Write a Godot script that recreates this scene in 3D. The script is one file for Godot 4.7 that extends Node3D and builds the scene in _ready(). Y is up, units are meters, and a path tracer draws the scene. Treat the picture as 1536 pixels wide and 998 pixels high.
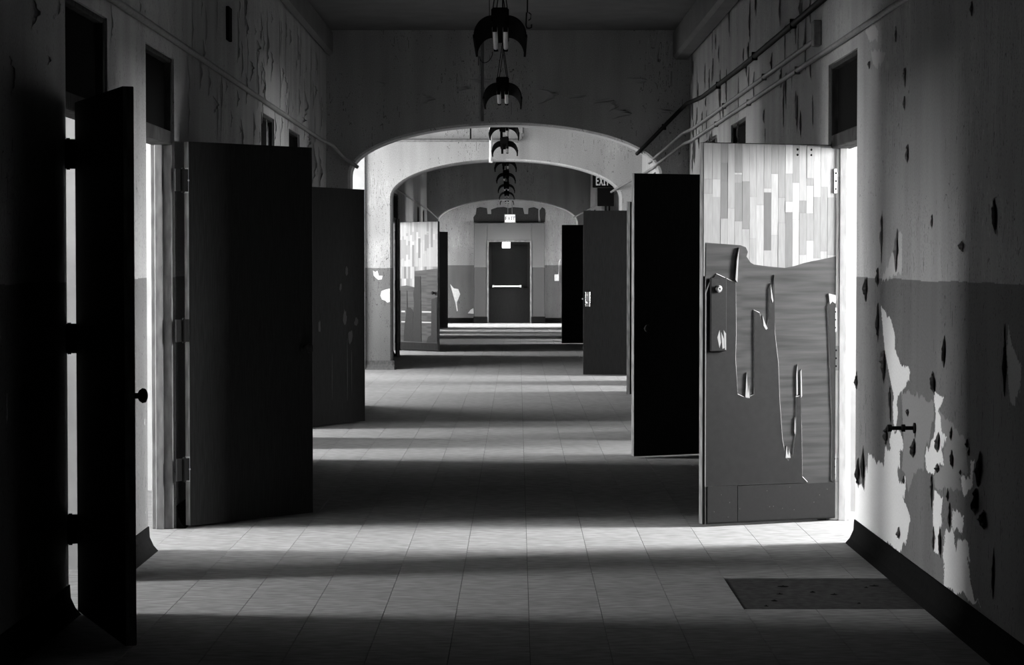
extends Node3D
# A long abandoned corridor: daylight enters through the open doors of the side rooms.
# World: x to the right, y up, depth runs along -z. P(x, h, d) places a point at depth d in front of the camera.

const XL := -1.85          # face of the left corridor wall
const XR := 1.82           # face of the right corridor wall
const WT := 0.13           # thickness of the corridor walls
const HC := 3.82           # ceiling height
const DADO := 1.40         # top of the darker lower paint
const XO := 6.0            # inner face of the outer walls of the rooms
const AX := -0.045         # middle of the arches
const AHW := 1.565         # half width of the arches

var M := {}
var used := {}
var rng := RandomNumberGenerator.new()
var flakes := []
var window_count := 0
var frame_count := 0
var conduit_count := 0

func P(x: float, h: float, d: float) -> Vector3:
	return Vector3(x, h, -d)

# ------------------------------------------------------------------ mesh helpers
func new_st() -> SurfaceTool:
	var st := SurfaceTool.new()
	st.begin(Mesh.PRIMITIVE_TRIANGLES)
	return st

func vert(st: SurfaceTool, p: Vector3, n: Vector3, uv: Vector2) -> void:
	st.set_normal(n)
	st.set_uv(uv)
	st.add_vertex(p)

func tri(st: SurfaceTool, a: Vector3, b: Vector3, c: Vector3, n: Vector3, ua := Vector2.ZERO, ub := Vector2.ZERO, uc := Vector2.ZERO) -> void:
	if (c - a).cross(b - a).dot(n) < 0.0:
		vert(st, a, n, ua); vert(st, c, n, uc); vert(st, b, n, ub)
	else:
		vert(st, a, n, ua); vert(st, b, n, ub); vert(st, c, n, uc)

# mode 0: metres on the face, 1: side wall (depth, height), 2: cross wall (x, height)
func uv_of(p: Vector3, n: Vector3, mode: int, shift: float) -> Vector2:
	if mode == 1:
		return Vector2((-p.z + absf(n.z) * (p.x) - shift) / 8.0, 1.0 - p.y / 4.0)
	if mode == 2:
		return Vector2((p.x + p.z * absf(n.x) + shift) / 8.0, 1.0 - p.y / 4.0)
	var an := n.abs()
	if an.x >= an.y and an.x >= an.z:
		return Vector2(p.z, p.y)
	if an.y >= an.z:
		return Vector2(p.x, p.z)
	return Vector2(p.x, p.y)

func quad(st: SurfaceTool, a: Vector3, b: Vector3, c: Vector3, d: Vector3, n: Vector3, mode := 0, shift := 0.0) -> void:
	var ua := uv_of(a, n, mode, shift)
	var uc := uv_of(c, n, mode, shift)
	tri(st, a, b, c, n, ua, uv_of(b, n, mode, shift), uc)
	tri(st, a, c, d, n, ua, uc, uv_of(d, n, mode, shift))

func box(st: SurfaceTool, lo: Vector3, hi: Vector3, mode := 0, shift := 0.0) -> void:
	var a := Vector3(minf(lo.x, hi.x), minf(lo.y, hi.y), minf(lo.z, hi.z))
	var b := Vector3(maxf(lo.x, hi.x), maxf(lo.y, hi.y), maxf(lo.z, hi.z))
	var c := [Vector3(a.x, a.y, a.z), Vector3(b.x, a.y, a.z), Vector3(b.x, b.y, a.z), Vector3(a.x, b.y, a.z), Vector3(a.x, a.y, b.z), Vector3(b.x, a.y, b.z), Vector3(b.x, b.y, b.z), Vector3(a.x, b.y, b.z)]
	quad(st, c[0], c[1], c[2], c[3], Vector3(0, 0, -1), mode, shift)
	quad(st, c[4], c[5], c[6], c[7], Vector3(0, 0, 1), mode, shift)
	quad(st, c[0], c[4], c[7], c[3], Vector3(-1, 0, 0), mode, shift)
	quad(st, c[1], c[5], c[6], c[2], Vector3(1, 0, 0), mode, shift)
	quad(st, c[0], c[1], c[5], c[4], Vector3(0, -1, 0), mode, shift)
	quad(st, c[3], c[2], c[6], c[7], Vector3(0, 1, 0), mode, shift)

# a box whose long edges are chamfered by e
func soft_box(st: SurfaceTool, lo: Vector3, hi: Vector3, e: float) -> void:
	var c := (lo + hi) * 0.5
	var h := (hi - lo).abs() * 0.5
	var k := h - Vector3(e, e, e)
	for s in [-1.0, 1.0]:
		quad(st, c + Vector3(s * h.x, -k.y, -k.z), c + Vector3(s * h.x, k.y, -k.z), c + Vector3(s * h.x, k.y, k.z), c + Vector3(s * h.x, -k.y, k.z), Vector3(s, 0, 0))
		quad(st, c + Vector3(-k.x, s * h.y, -k.z), c + Vector3(k.x, s * h.y, -k.z), c + Vector3(k.x, s * h.y, k.z), c + Vector3(-k.x, s * h.y, k.z), Vector3(0, s, 0))
		quad(st, c + Vector3(-k.x, -k.y, s * h.z), c + Vector3(k.x, -k.y, s * h.z), c + Vector3(k.x, k.y, s * h.z), c + Vector3(-k.x, k.y, s * h.z), Vector3(0, 0, s))
		for t in [-1.0, 1.0]:
			quad(st, c + Vector3(s * h.x, t * k.y, -k.z), c + Vector3(s * k.x, t * h.y, -k.z), c + Vector3(s * k.x, t * h.y, k.z), c + Vector3(s * h.x, t * k.y, k.z), Vector3(s, t, 0).normalized())
			quad(st, c + Vector3(s * h.x, -k.y, t * k.z), c + Vector3(s * k.x, -k.y, t * h.z), c + Vector3(s * k.x, k.y, t * h.z), c + Vector3(s * h.x, k.y, t * k.z), Vector3(s, 0, t).normalized())
			quad(st, c + Vector3(-k.x, s * h.y, t * k.z), c + Vector3(-k.x, s * k.y, t * h.z), c + Vector3(k.x, s * k.y, t * h.z), c + Vector3(k.x, s * h.y, t * k.z), Vector3(0, s, t).normalized())
			for w in [-1.0, 1.0]:
				tri(st, c + Vector3(s * h.x, t * k.y, w * k.z), c + Vector3(s * k.x, t * h.y, w * k.z), c + Vector3(s * k.x, t * k.y, w * h.z), Vector3(s, t, w).normalized())

func tube(st: SurfaceTool, pts: Array, r: float, seg := 8) -> void:
	var rings := []
	var n := pts.size()
	for i in n:
		var dir: Vector3 = (pts[mini(i + 1, n - 1)] - pts[maxi(i - 1, 0)]).normalized()
		var side := dir.cross(Vector3.UP)
		if side.length() < 0.05:
			side = dir.cross(Vector3.RIGHT)
		side = side.normalized()
		var up := side.cross(dir).normalized()
		var ring := []
		for k in seg:
			var a := TAU * k / seg
			ring.append([pts[i] + (side * cos(a) + up * sin(a)) * r, side * cos(a) + up * sin(a)])
		rings.append(ring)
	for i in n - 1:
		for k in seg:
			var q := (k + 1) % seg
			var a = rings[i][k]; var b = rings[i][q]; var c = rings[i + 1][q]; var d = rings[i + 1][k]
			smooth_quad(st, a, b, c, d)
	for e in [0, n - 1]:
		var dir: Vector3 = (pts[1] - pts[0]).normalized() * -1.0 if e == 0 else (pts[n - 1] - pts[n - 2]).normalized()
		for k in seg:
			tri(st, pts[e], rings[e][k][0], rings[e][(k + 1) % seg][0], dir)

func smooth_quad(st: SurfaceTool, a, b, c, d) -> void:
	for t in [[a, b, c], [a, c, d]]:
		var m: Vector3 = t[0][1] + t[1][1] + t[2][1]
		if (t[2][0] - t[0][0]).cross(t[1][0] - t[0][0]).dot(m) < 0.0:
			t = [t[0], t[2], t[1]]
		for v in t:
			vert(st, v[0], v[1], uv_of(v[0], v[1], 0, 0))

# a turned shape around the axis from o along ax; prof holds [distance along the axis, radius]
func lathe(st: SurfaceTool, o: Vector3, ax: Vector3, prof: Array, seg := 16) -> void:
	var side := ax.cross(Vector3.UP)
	if side.length() < 0.05:
		side = ax.cross(Vector3.RIGHT)
	side = side.normalized()
	var up := side.cross(ax).normalized()
	for i in prof.size() - 1:
		var da: float = prof[i + 1][0] - prof[i][0]
		var dr: float = prof[i + 1][1] - prof[i][1]
		for k in seg:
			var q := []
			for w in [[i, k], [i, k + 1], [i + 1, k + 1], [i + 1, k]]:
				var a: float = TAU * w[1] / seg
				var out := side * cos(a) + up * sin(a)
				q.append([o + ax * prof[w[0]][0] + out * prof[w[0]][1], (out * da - ax * dr).normalized()])
			smooth_quad(st, q[0], q[1], q[2], q[3])

# flat piece with an outline in the plane (u, v); z0 is its back, z1 its front; edges may go to another surface
func plate(st: SurfaceTool, pts: Array, z0: float, z1: float, edge: SurfaceTool = null) -> void:
	var poly := PackedVector2Array()
	for p in pts:
		poly.append(Vector2(p[0], p[1]))
	if Geometry2D.is_polygon_clockwise(poly):
		poly.reverse()
	var es := st if edge == null else edge
	var idx := Geometry2D.triangulate_polygon(poly)
	var n := Vector3(0, 0, signf(z1 - z0))
	for i in range(0, idx.size(), 3):
		var a := poly[idx[i]]; var b := poly[idx[i + 1]]; var c := poly[idx[i + 2]]
		tri(st, Vector3(a.x, a.y, z1), Vector3(b.x, b.y, z1), Vector3(c.x, c.y, z1), n, a, b, c)
	for i in poly.size():
		var a := poly[i]; var b := poly[(i + 1) % poly.size()]
		var t := (b - a).normalized()
		quad(es, Vector3(a.x, a.y, z0), Vector3(b.x, b.y, z0), Vector3(b.x, b.y, z1), Vector3(a.x, a.y, z1), Vector3(t.y, -t.x, 0))

# the same with a slope of raw material round the front: the front is drawn in by w
func torn_plate(st: SurfaceTool, pts: Array, z0: float, z1: float, w: float, edge: SurfaceTool) -> void:
	var poly := PackedVector2Array()
	for p in pts:
		poly.append(Vector2(p[0], p[1]))
	if Geometry2D.is_polygon_clockwise(poly):
		poly.reverse()
	var n := poly.size()
	var inn := PackedVector2Array()
	for i in n:
		var t0 := (poly[i] - poly[(i + n - 1) % n]).normalized()
		var t1 := (poly[(i + 1) % n] - poly[i]).normalized()
		var m := Vector2(t0.y + t1.y, -t0.x - t1.x)
		inn.append(poly[i] - (m.normalized() * w if m.length() > 0.05 else Vector2.ZERO))
	var idx := Geometry2D.triangulate_polygon(inn)
	var f := Vector3(0, 0, signf(z1 - z0))
	for i in range(0, idx.size(), 3):
		var a := inn[idx[i]]; var b := inn[idx[i + 1]]; var c := inn[idx[i + 2]]
		tri(st, Vector3(a.x, a.y, z1), Vector3(b.x, b.y, z1), Vector3(c.x, c.y, z1), f, a, b, c)
	for i in n:
		var j := (i + 1) % n
		var t := (poly[j] - poly[i]).normalized()
		var o := (Vector3(t.y, -t.x, 0) * absf(z1 - z0) + f * w).normalized()
		quad(edge, Vector3(poly[i].x, poly[i].y, z0), Vector3(poly[j].x, poly[j].y, z0), Vector3(inn[j].x, inn[j].y, z1), Vector3(inn[i].x, inn[i].y, z1), o)

func obj(called: String, st: SurfaceTool, m: Material, parent: Node = self) -> MeshInstance3D:
	var o := MeshInstance3D.new()
	o.mesh = st.commit()
	o.name = numbered(called) if parent == self else called
	o.material_override = m
	parent.add_child(o, true)
	return o

func share(called: String, mesh: Mesh, m: Material, parent: Node, t: Transform3D) -> MeshInstance3D:
	var o := MeshInstance3D.new()
	o.mesh = mesh
	o.name = called
	o.material_override = m
	o.transform = t
	parent.add_child(o, true)
	return o

func numbered(called: String) -> String:
	var k: int = used.get(called, 0)
	used[called] = k + 1
	return called if k == 0 else "%s_%03d" % [called, k]

func tag(o: Node, label: String, category: String, group := "", kind := "") -> void:
	o.set_meta("label", label)
	o.set_meta("category", category)
	if group:
		o.set_meta("group", group)
	if kind:
		o.set_meta("kind", kind)

func thing(called: String, label: String, category: String, at := Vector3.ZERO, group := "", kind := "") -> Node3D:
	var o := Node3D.new()
	o.name = numbered(called)
	add_child(o)
	o.position = at
	tag(o, label, category, group, kind)
	return o

# ------------------------------------------------------------------ materials
func srgb(l: float) -> float:
	return pow(clampf(l, 0.0, 1.0), 1.0 / 2.2)

func mat(l: float, rough := 0.8, metal := 0.0, spec := 0.5) -> StandardMaterial3D:
	var m := StandardMaterial3D.new()
	var g := srgb(l)
	m.albedo_color = Color(g, g, g)
	m.roughness = rough
	m.metallic = metal
	m.metallic_specular = spec
	return m

func noise_bytes(w: int, h: int, freq: float, seed: int, ux := 1, uy := 1, octaves := 4) -> PackedByteArray:
	var f := FastNoiseLite.new()
	f.seed = seed
	f.frequency = freq
	f.noise_type = FastNoiseLite.TYPE_SIMPLEX_SMOOTH
	f.fractal_octaves = octaves
	var im := f.get_seamless_image(w / ux, h / uy)
	if ux > 1 or uy > 1:
		im.resize(w, h, Image.INTERPOLATE_CUBIC)
	im.convert(Image.FORMAT_L8)
	return im.get_data()

func tex_of(b: PackedByteArray, w: int, h: int) -> ImageTexture:
	var im := Image.create_from_data(w, h, false, Image.FORMAT_L8, b)
	im.convert(Image.FORMAT_RGB8)
	return ImageTexture.create_from_image(im)

# grey noise from lo to hi (linear reflectances)
func noise_tex(w: int, h: int, freq: float, seed: int, lo: float, hi: float, ux := 1, uy := 1, octaves := 4) -> ImageTexture:
	var b := noise_bytes(w, h, freq, seed, ux, uy, octaves)
	var lut := PackedByteArray()
	for i in 256:
		lut.append(int(255.0 * srgb(lerpf(lo, hi, i / 255.0))))
	for i in b.size():
		b[i] = lut[b[i]]
	return tex_of(b, w, h)

func textured(t: Texture2D, rough := 0.8, tri_scale := Vector3.ZERO, world := true, spec := 0.5) -> StandardMaterial3D:
	var m := StandardMaterial3D.new()
	m.albedo_texture = t
	m.roughness = rough
	m.metallic_specular = spec
	if tri_scale != Vector3.ZERO:
		m.uv1_triplanar = true
		m.uv1_world_triplanar = world
		m.uv1_scale = tri_scale
	return m

# painted plaster, 8 m x 4 m: light paint above, darker below, worn through in patches (polys: [outline in (u, h) metres, reflectance])
func wall_paint(seed: int, polys: Array, upper: float, lower: float, wear: float, rows: bool) -> StandardMaterial3D:
	var w := 2048; var h := 1024
	var blotch := noise_bytes(w, h, 0.012, seed, 8, 8, 4)
	var streak := noise_bytes(w, h, 0.035, seed + 1, 1, 4, 4)
	var fine := noise_bytes(w, h, 0.25, seed + 2, 1, 1, 2)
	var wide := noise_bytes(w, h, 0.02, seed + 3, 4, 8, 3)
	var crack := noise_bytes(w, h, 0.016, seed + 4, 1, 8, 3)
	var stain := noise_bytes(w, h, 0.02, seed + 5, 2, 16, 4)
	var out := PackedByteArray(); out.resize(w * h)
	var relief := PackedByteArray(); relief.resize(w * h)
	var lut := PackedByteArray()
	for i in 1024:
		lut.append(int(255.0 * srgb(i / 1023.0)))
	for y in h:
		var hh := 4.0 - 4.0 * y / h
		var thr := 255.0
		if rows:
			thr = 206.0 if hh > DADO else lerpf(182.0, 204.0, hh / DADO)
			thr += (1.0 - wear) * 40.0
		for x in w:
			var i := y * w + x
			var bl := blotch[i]
			var base := upper if hh > DADO + (wide[x + 40 * w] - 128) * 0.00004 else lower
			var s := streak[i] * 0.7 + wide[i] * 0.3
			var v: float
			if s > thr:
				v = 0.52 * (0.8 + fine[i] * 0.0012)
				relief[i] = 60
			else:
				v = base * (0.66 + bl * 0.0012 + stain[i] * 0.0014 + (fine[i] - 128) * 0.0012)
				relief[i] = 190 + (fine[i] >> 4)
				var ck := crack[i] % 34
				if ck == 17 and bl + (streak[i] >> 1) > 168:
					v *= 0.3
					relief[i] = 90
				elif ck < 3 and bl > 150 and hh > DADO:
					v = minf(v * 1.22, 0.9)
			out[i] = lut[int(v * 1023.0)]
	for e in polys:
		var poly := PackedVector2Array()
		var box2 := Rect2(Vector2(e[0][0][0], e[0][0][1]), Vector2.ZERO)
		for p in e[0]:
			poly.append(Vector2(p[0], p[1]))
			box2 = box2.expand(Vector2(p[0], p[1]))
		box2 = box2.grow(0.03)
		for y in range(maxi(0, int((4.0 - box2.end.y) * 256)), mini(h, int((4.0 - box2.position.y) * 256) + 1)):
			for x in range(maxi(0, int(box2.position.x * 256)), mini(w, int(box2.end.x * 256) + 1)):
				var i := y * w + x
				var q := Vector2(x / 256.0 + (fine[i] - 128) * 0.00012 + (streak[i] - 128) * 0.00025, 4.0 - y / 256.0 + (streak[i] - 128) * 0.0002)
				if Geometry2D.is_point_in_polygon(q, poly):
					out[i] = lut[int(e[1] * (0.84 + fine[i] * 0.0006 + blotch[i] * 0.0006) * 1023.0)]
					relief[i] = int(e[2])
	var m := StandardMaterial3D.new()
	m.albedo_texture = tex_of(out, w, h)
	m.heightmap_enabled = true
	m.heightmap_texture = tex_of(relief, w, h)
	m.heightmap_scale = 0.25
	m.roughness = 0.72
	m.metallic_specular = 0.2
	return m

func make_materials() -> void:
	# where the paint has come off the right wall beside the first door; outlines in (depth - 5, height)
	var raw := 0.72
	var peel := [
		[[[10.196, 0.873], [9.952, 0.888], [9.719, 0.887], [9.460, 0.876], [9.424, 0.888], [9.404, 0.821], [9.527, 0.708], [9.635, 0.642], [9.633, 0.572], [9.861, 0.529], [10.018, 0.440], [10.060, 0.488], [10.185, 0.527], [10.146, 0.620], [10.149, 0.694], [10.195, 0.840]], 0.24, 150],
		[[[9.317, 0.854], [9.012, 0.815], [8.757, 0.770], [8.691, 0.642], [8.877, 0.611], [8.812, 0.565], [9.069, 0.539], [9.377, 0.514], [9.414, 0.565], [9.190, 0.634], [9.209, 0.700], [9.126, 0.767], [9.245, 0.771]], 0.24, 150],
		[[[10.384, 1.542], [10.254, 1.627], [10.201, 1.611], [10.230, 1.440], [10.517, 1.407], [10.751, 1.373], [10.611, 1.455]], 0.5, 120],
		[[[10.773, 1.271], [10.620, 1.224], [10.485, 1.208], [10.365, 1.128], [10.363, 1.060], [10.285, 1.041], [10.221, 0.999], [10.076, 0.998], [9.975, 0.985], [9.993, 0.933], [10.196, 0.881], [10.355, 0.796], [10.406, 0.763], [10.386, 0.839], [10.476, 0.903], [10.567, 0.982], [10.660, 1.056], [10.708, 1.132], [10.743, 1.209]], raw, 60],
		[[[10.343, 0.830], [10.255, 0.761], [10.382, 0.691], [10.405, 0.750], [10.429, 0.825]], raw, 60],
		[[[10.403, 0.682], [10.274, 0.685], [10.190, 0.691], [10.138, 0.628], [10.229, 0.606], [10.218, 0.517], [10.289, 0.495], [10.224, 0.441], [10.060, 0.488], [10.058, 0.429], [10.139, 0.391], [9.995, 0.347], [9.933, 0.303], [9.972, 0.270], [10.051, 0.201], [10.131, 0.154], [10.215, 0.130], [10.840, 0.110], [11.55, 0.11], [11.55, 0.334], [11.264, 0.315], [11.119, 0.501], [10.947, 0.504], [10.898, 0.485], [10.665, 0.494], [10.622, 0.572], [10.488, 0.599], [10.534, 0.641]], raw, 60],
		[[[9.390, 0.928], [9.319, 0.919], [9.181, 0.910], [9.317, 0.851], [9.335, 0.853], [9.264, 0.830], [9.245, 0.771], [9.143, 0.765], [9.243, 0.697], [9.190, 0.634], [9.345, 0.613], [9.414, 0.572], [9.578, 0.577], [9.598, 0.625], [9.562, 0.670], [9.419, 0.730], [9.385, 0.760], [9.369, 0.830], [9.406, 0.889]], raw, 60],
		[[[9.394, 0.505], [9.202, 0.495], [9.251, 0.425], [9.216, 0.388], [9.266, 0.342], [9.298, 0.242], [9.385, 0.231], [9.352, 0.297], [9.407, 0.345], [9.410, 0.441]], raw, 60],
		[[[9.164, 0.364], [9.031, 0.364], [9.012, 0.313], [8.931, 0.311], [8.853, 0.366], [8.775, 0.370], [8.682, 0.362], [8.665, 0.302], [9.194, 0.230], [9.179, 0.298]], raw, 60],
		[[[8.985, 0.465], [8.784, 0.472], [8.792, 0.432], [8.854, 0.386], [8.918, 0.398], [8.998, 0.378]], raw, 60],
		[[[8.845, 0.614], [8.676, 0.630], [8.663, 0.708], [8.589, 0.714], [8.616, 0.643], [8.615, 0.605], [8.689, 0.572], [8.780, 0.543], [8.812, 0.565]], raw, 60],
		[[[9.172, 0.365], [8.976, 0.376], [8.944, 0.309], [8.746, 0.376], [8.687, 0.284], [8.658, 0.231], [8.574, 0.163], [8.441, 0.161], [9.181, 0.12]], raw, 60],
		[[[11.298, 2.666], [11.090, 2.678], [10.889, 2.623], [10.917, 2.580], [11.139, 2.596]], 0.5, 110],
		[[[11.117, 2.547], [10.935, 2.537], [10.682, 2.497], [10.738, 2.462], [10.912, 2.441], [11.053, 2.474]], 0.5, 110],
		[[[10.709, 2.443], [10.586, 2.440], [10.567, 2.406], [10.670, 2.410]], 0.4, 110],
		[[[8.011, 1.255], [7.971, 1.186], [7.881, 1.143], [7.806, 1.112], [7.828, 1.026], [7.901, 0.969], [7.964, 0.965], [8.018, 1.044], [8.047, 1.160]], 0.4, 100]]
	var shifted := []
	for e in peel:
		var q := []
		for p in e[0]:
			q.append([p[0] - 5.0, p[1]])
		shifted.append([q, e[1], e[2]])
	M.wall_near = wall_paint(11, shifted, 0.34, 0.14, 0.0, false)
	M.wall = wall_paint(31, [], 0.34, 0.14, 0.55, true)
	M.wall_cross = wall_paint(57, [], 0.34, 0.14, 0.15, true)
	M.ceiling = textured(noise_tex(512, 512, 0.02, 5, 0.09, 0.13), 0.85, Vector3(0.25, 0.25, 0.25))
	M.room = textured(noise_tex(256, 256, 0.02, 6, 0.30, 0.40), 0.85, Vector3(0.5, 0.5, 0.5))
	M.base = textured(noise_tex(256, 256, 0.06, 7, 0.003, 0.008), 0.8, Vector3(1.5, 1.5, 1.5), true, 0.05)
	M.subfloor = textured(noise_tex(512, 512, 0.03, 8, 0.02, 0.06), 0.8, Vector3(1, 1, 1), true, 0.15)
	M.tiles = []
	for k in 4:
		M.tiles.append(textured(noise_tex(512, 512, 0.05, 20 + k, 0.155 + 0.003 * k, 0.30 + 0.003 * k, 4, 1, 4), 0.75, Vector3(1.1, 1.1, 1.1), true, 0.04))
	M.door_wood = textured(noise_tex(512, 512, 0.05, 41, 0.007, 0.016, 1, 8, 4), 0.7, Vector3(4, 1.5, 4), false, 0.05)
	M.door_edge = textured(noise_tex(256, 256, 0.06, 42, 0.06, 0.22, 1, 8, 3), 0.7, Vector3(2, 2, 2), false)
	M.frame = textured(noise_tex(256, 256, 0.05, 43, 0.07, 0.2, 1, 4, 4), 0.6, Vector3(1.5, 1.5, 1.5), true)
	M.frame_white = textured(noise_tex(256, 256, 0.05, 44, 0.5, 0.8, 1, 4, 4), 0.6, Vector3(1.5, 1.5, 1.5), true)
	M.frame_dark = textured(noise_tex(256, 256, 0.05, 75, 0.015, 0.06, 1, 4, 4), 0.7, Vector3(1.5, 1.5, 1.5), true, 0.1)
	M.black = mat(0.005, 0.8, 0.0, 0.05)
	M.iron = mat(0.01, 0.6, 0.0, 0.1)
	M.steel = mat(0.45, 0.35, 1.0)
	M.plate_paint = mat(0.35, 0.5)
	M.chrome = mat(0.85, 0.22, 1.0)
	M.conduit = textured(noise_tex(128, 128, 0.06, 45, 0.10, 0.22), 0.6, Vector3(2, 2, 2))
	M.pipe_white = textured(noise_tex(128, 128, 0.06, 46, 0.5, 0.75), 0.6, Vector3(2, 2, 2))
	M.fixture = mat(0.003, 0.7, 0.0, 0.03)
	M.tube = mat(0.3, 0.3)
	M.veneer = textured(noise_tex(512, 512, 0.045, 47, 0.014, 0.045, 16, 1, 4), 0.6, Vector3(0.9, 0.9, 0.9), false, 0.2)
	M.veneer_dark = textured(noise_tex(512, 512, 0.03, 48, 0.007, 0.0115, 1, 1, 4), 0.6, Vector3(1, 1, 1), false, 0.2)
	M.raw_wood = mat(0.22, 0.8)
	M.kick = textured(noise_tex(512, 512, 0.08, 49, 0.008, 0.013, 1, 1, 5), 0.55, Vector3(1, 1, 1), false, 0.2)
	M.strips = []
	for k in 9:
		var g := 0.018 + 0.024 * k
		M.strips.append(textured(noise_tex(256, 256, 0.09, 60 + k, g * 0.82, g * 1.12, 1, 8, 3), 0.75, Vector3(2, 2, 2), false))
	M.flake_up = mat(0.33, 0.8, 0.0, 0.2)
	M.flake_low = mat(0.125, 0.8, 0.0, 0.2)
	M.flake_up.cull_mode = BaseMaterial3D.CULL_DISABLED
	M.flake_low.cull_mode = BaseMaterial3D.CULL_DISABLED
	M.glass = mat(0.9, 0.02)
	M.glass.transparency = BaseMaterial3D.TRANSPARENCY_ALPHA
	M.glass.albedo_color.a = 0.06
	M.tinted = mat(0.01, 0.05, 0.0, 0.2)
	M.tinted.transparency = BaseMaterial3D.TRANSPARENCY_ALPHA
	M.tinted.albedo_color.a = 0.85
	M.paint_black = textured(noise_tex(128, 128, 0.08, 70, 0.012, 0.03), 0.8, Vector3(2, 2, 2))
	M.stone = textured(noise_tex(256, 256, 0.06, 73, 0.06, 0.12), 0.8, Vector3(1.5, 1.5, 1.5), true, 0.1)
	M.plaster = textured(noise_tex(128, 128, 0.06, 74, 0.55, 0.7), 0.9, Vector3(2, 2, 2))
	M.speck = mat(0.07, 0.8)
	M.smudge = mat(0.04, 0.8, 0.0, 0.05)
	M.bar = mat(0.8, 0.3, 0.0, 0.8)
	M.surround = textured(noise_tex(512, 512, 0.12, 71, 0.06, 0.15, 1, 1, 3), 0.75, Vector3(1, 1, 1))
	M.surround_low = textured(noise_tex(512, 512, 0.12, 72, 0.03, 0.06, 1, 1, 3), 0.75, Vector3(1, 1, 1))
	M.white_letter = mat(0.75, 0.6)
	M.letter_dark = mat(0.10, 0.6)
	M.sign_glow = mat(0.8, 0.5)
	M.sign_glow.emission_enabled = true
	M.sign_glow.emission = Color(1, 1, 1)
	M.sign_glow.emission_energy_multiplier = 0.45
	M.sign_bright = mat(0.8, 0.5)
	M.sign_bright.emission_enabled = true
	M.sign_bright.emission = Color(1, 1, 1)
	M.sign_bright.emission_energy_multiplier = 1.3

# ------------------------------------------------------------------ structure
func uniq(v: Array) -> Array:
	v.sort()
	var out := []
	for x in v:
		if out.is_empty() or x - out[-1] > 0.0005:
			out.append(x)
	return out

# a wall along the depth with rectangular holes [d0, d1, h0, h1]; side is the direction of its back
func side_wall(st: SurfaceTool, x: float, side: float, d0: float, d1: float, holes: Array, top := HC, t := WT, shift := 5.0) -> void:
	var ds := [d0, d1]
	var hs := [0.0, top]
	for q in holes:
		if q[0] < d1 and q[1] > d0:
			ds.append(clampf(q[0], d0, d1)); ds.append(clampf(q[1], d0, d1)); hs.append(q[2]); hs.append(q[3])
	ds = uniq(ds); hs = uniq(hs)
	var xb := x + side * t
	for i in ds.size() - 1:
		for j in hs.size() - 1:
			var md: float = (ds[i] + ds[i + 1]) * 0.5
			var mh: float = (hs[j] + hs[j + 1]) * 0.5
			var hole := false
			for q in holes:
				if md > q[0] and md < q[1] and mh > q[2] and mh < q[3]:
					hole = true
			if hole:
				continue
			for f in [[x, -side], [xb, side]]:
				quad(st, P(f[0], hs[j], ds[i]), P(f[0], hs[j], ds[i + 1]), P(f[0], hs[j + 1], ds[i + 1]), P(f[0], hs[j + 1], ds[i]), Vector3(f[1], 0, 0), 1, shift)
	for q in holes:
		if q[0] >= d1 or q[1] <= d0:
			continue
		for e in [[q[0], -1.0], [q[1], 1.0]]:
			quad(st, P(x, q[2], e[0]), P(xb, q[2], e[0]), P(xb, q[3], e[0]), P(x, q[3], e[0]), Vector3(0, 0, e[1]), 1, shift)
		for e in [[q[2], 1.0], [q[3], -1.0]]:
			if e[0] > 0.01:
				quad(st, P(x, e[0], q[0]), P(xb, e[0], q[0]), P(xb, e[0], q[1]), P(x, e[0], q[1]), Vector3(0, e[1], 0), 1, shift)
	for e in [d0, d1]:
		quad(st, P(x, 0, e), P(xb, 0, e), P(xb, top, e), P(x, top, e), Vector3(0, 0, 1.0 if e == d0 else -1.0), 1, shift)

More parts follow.
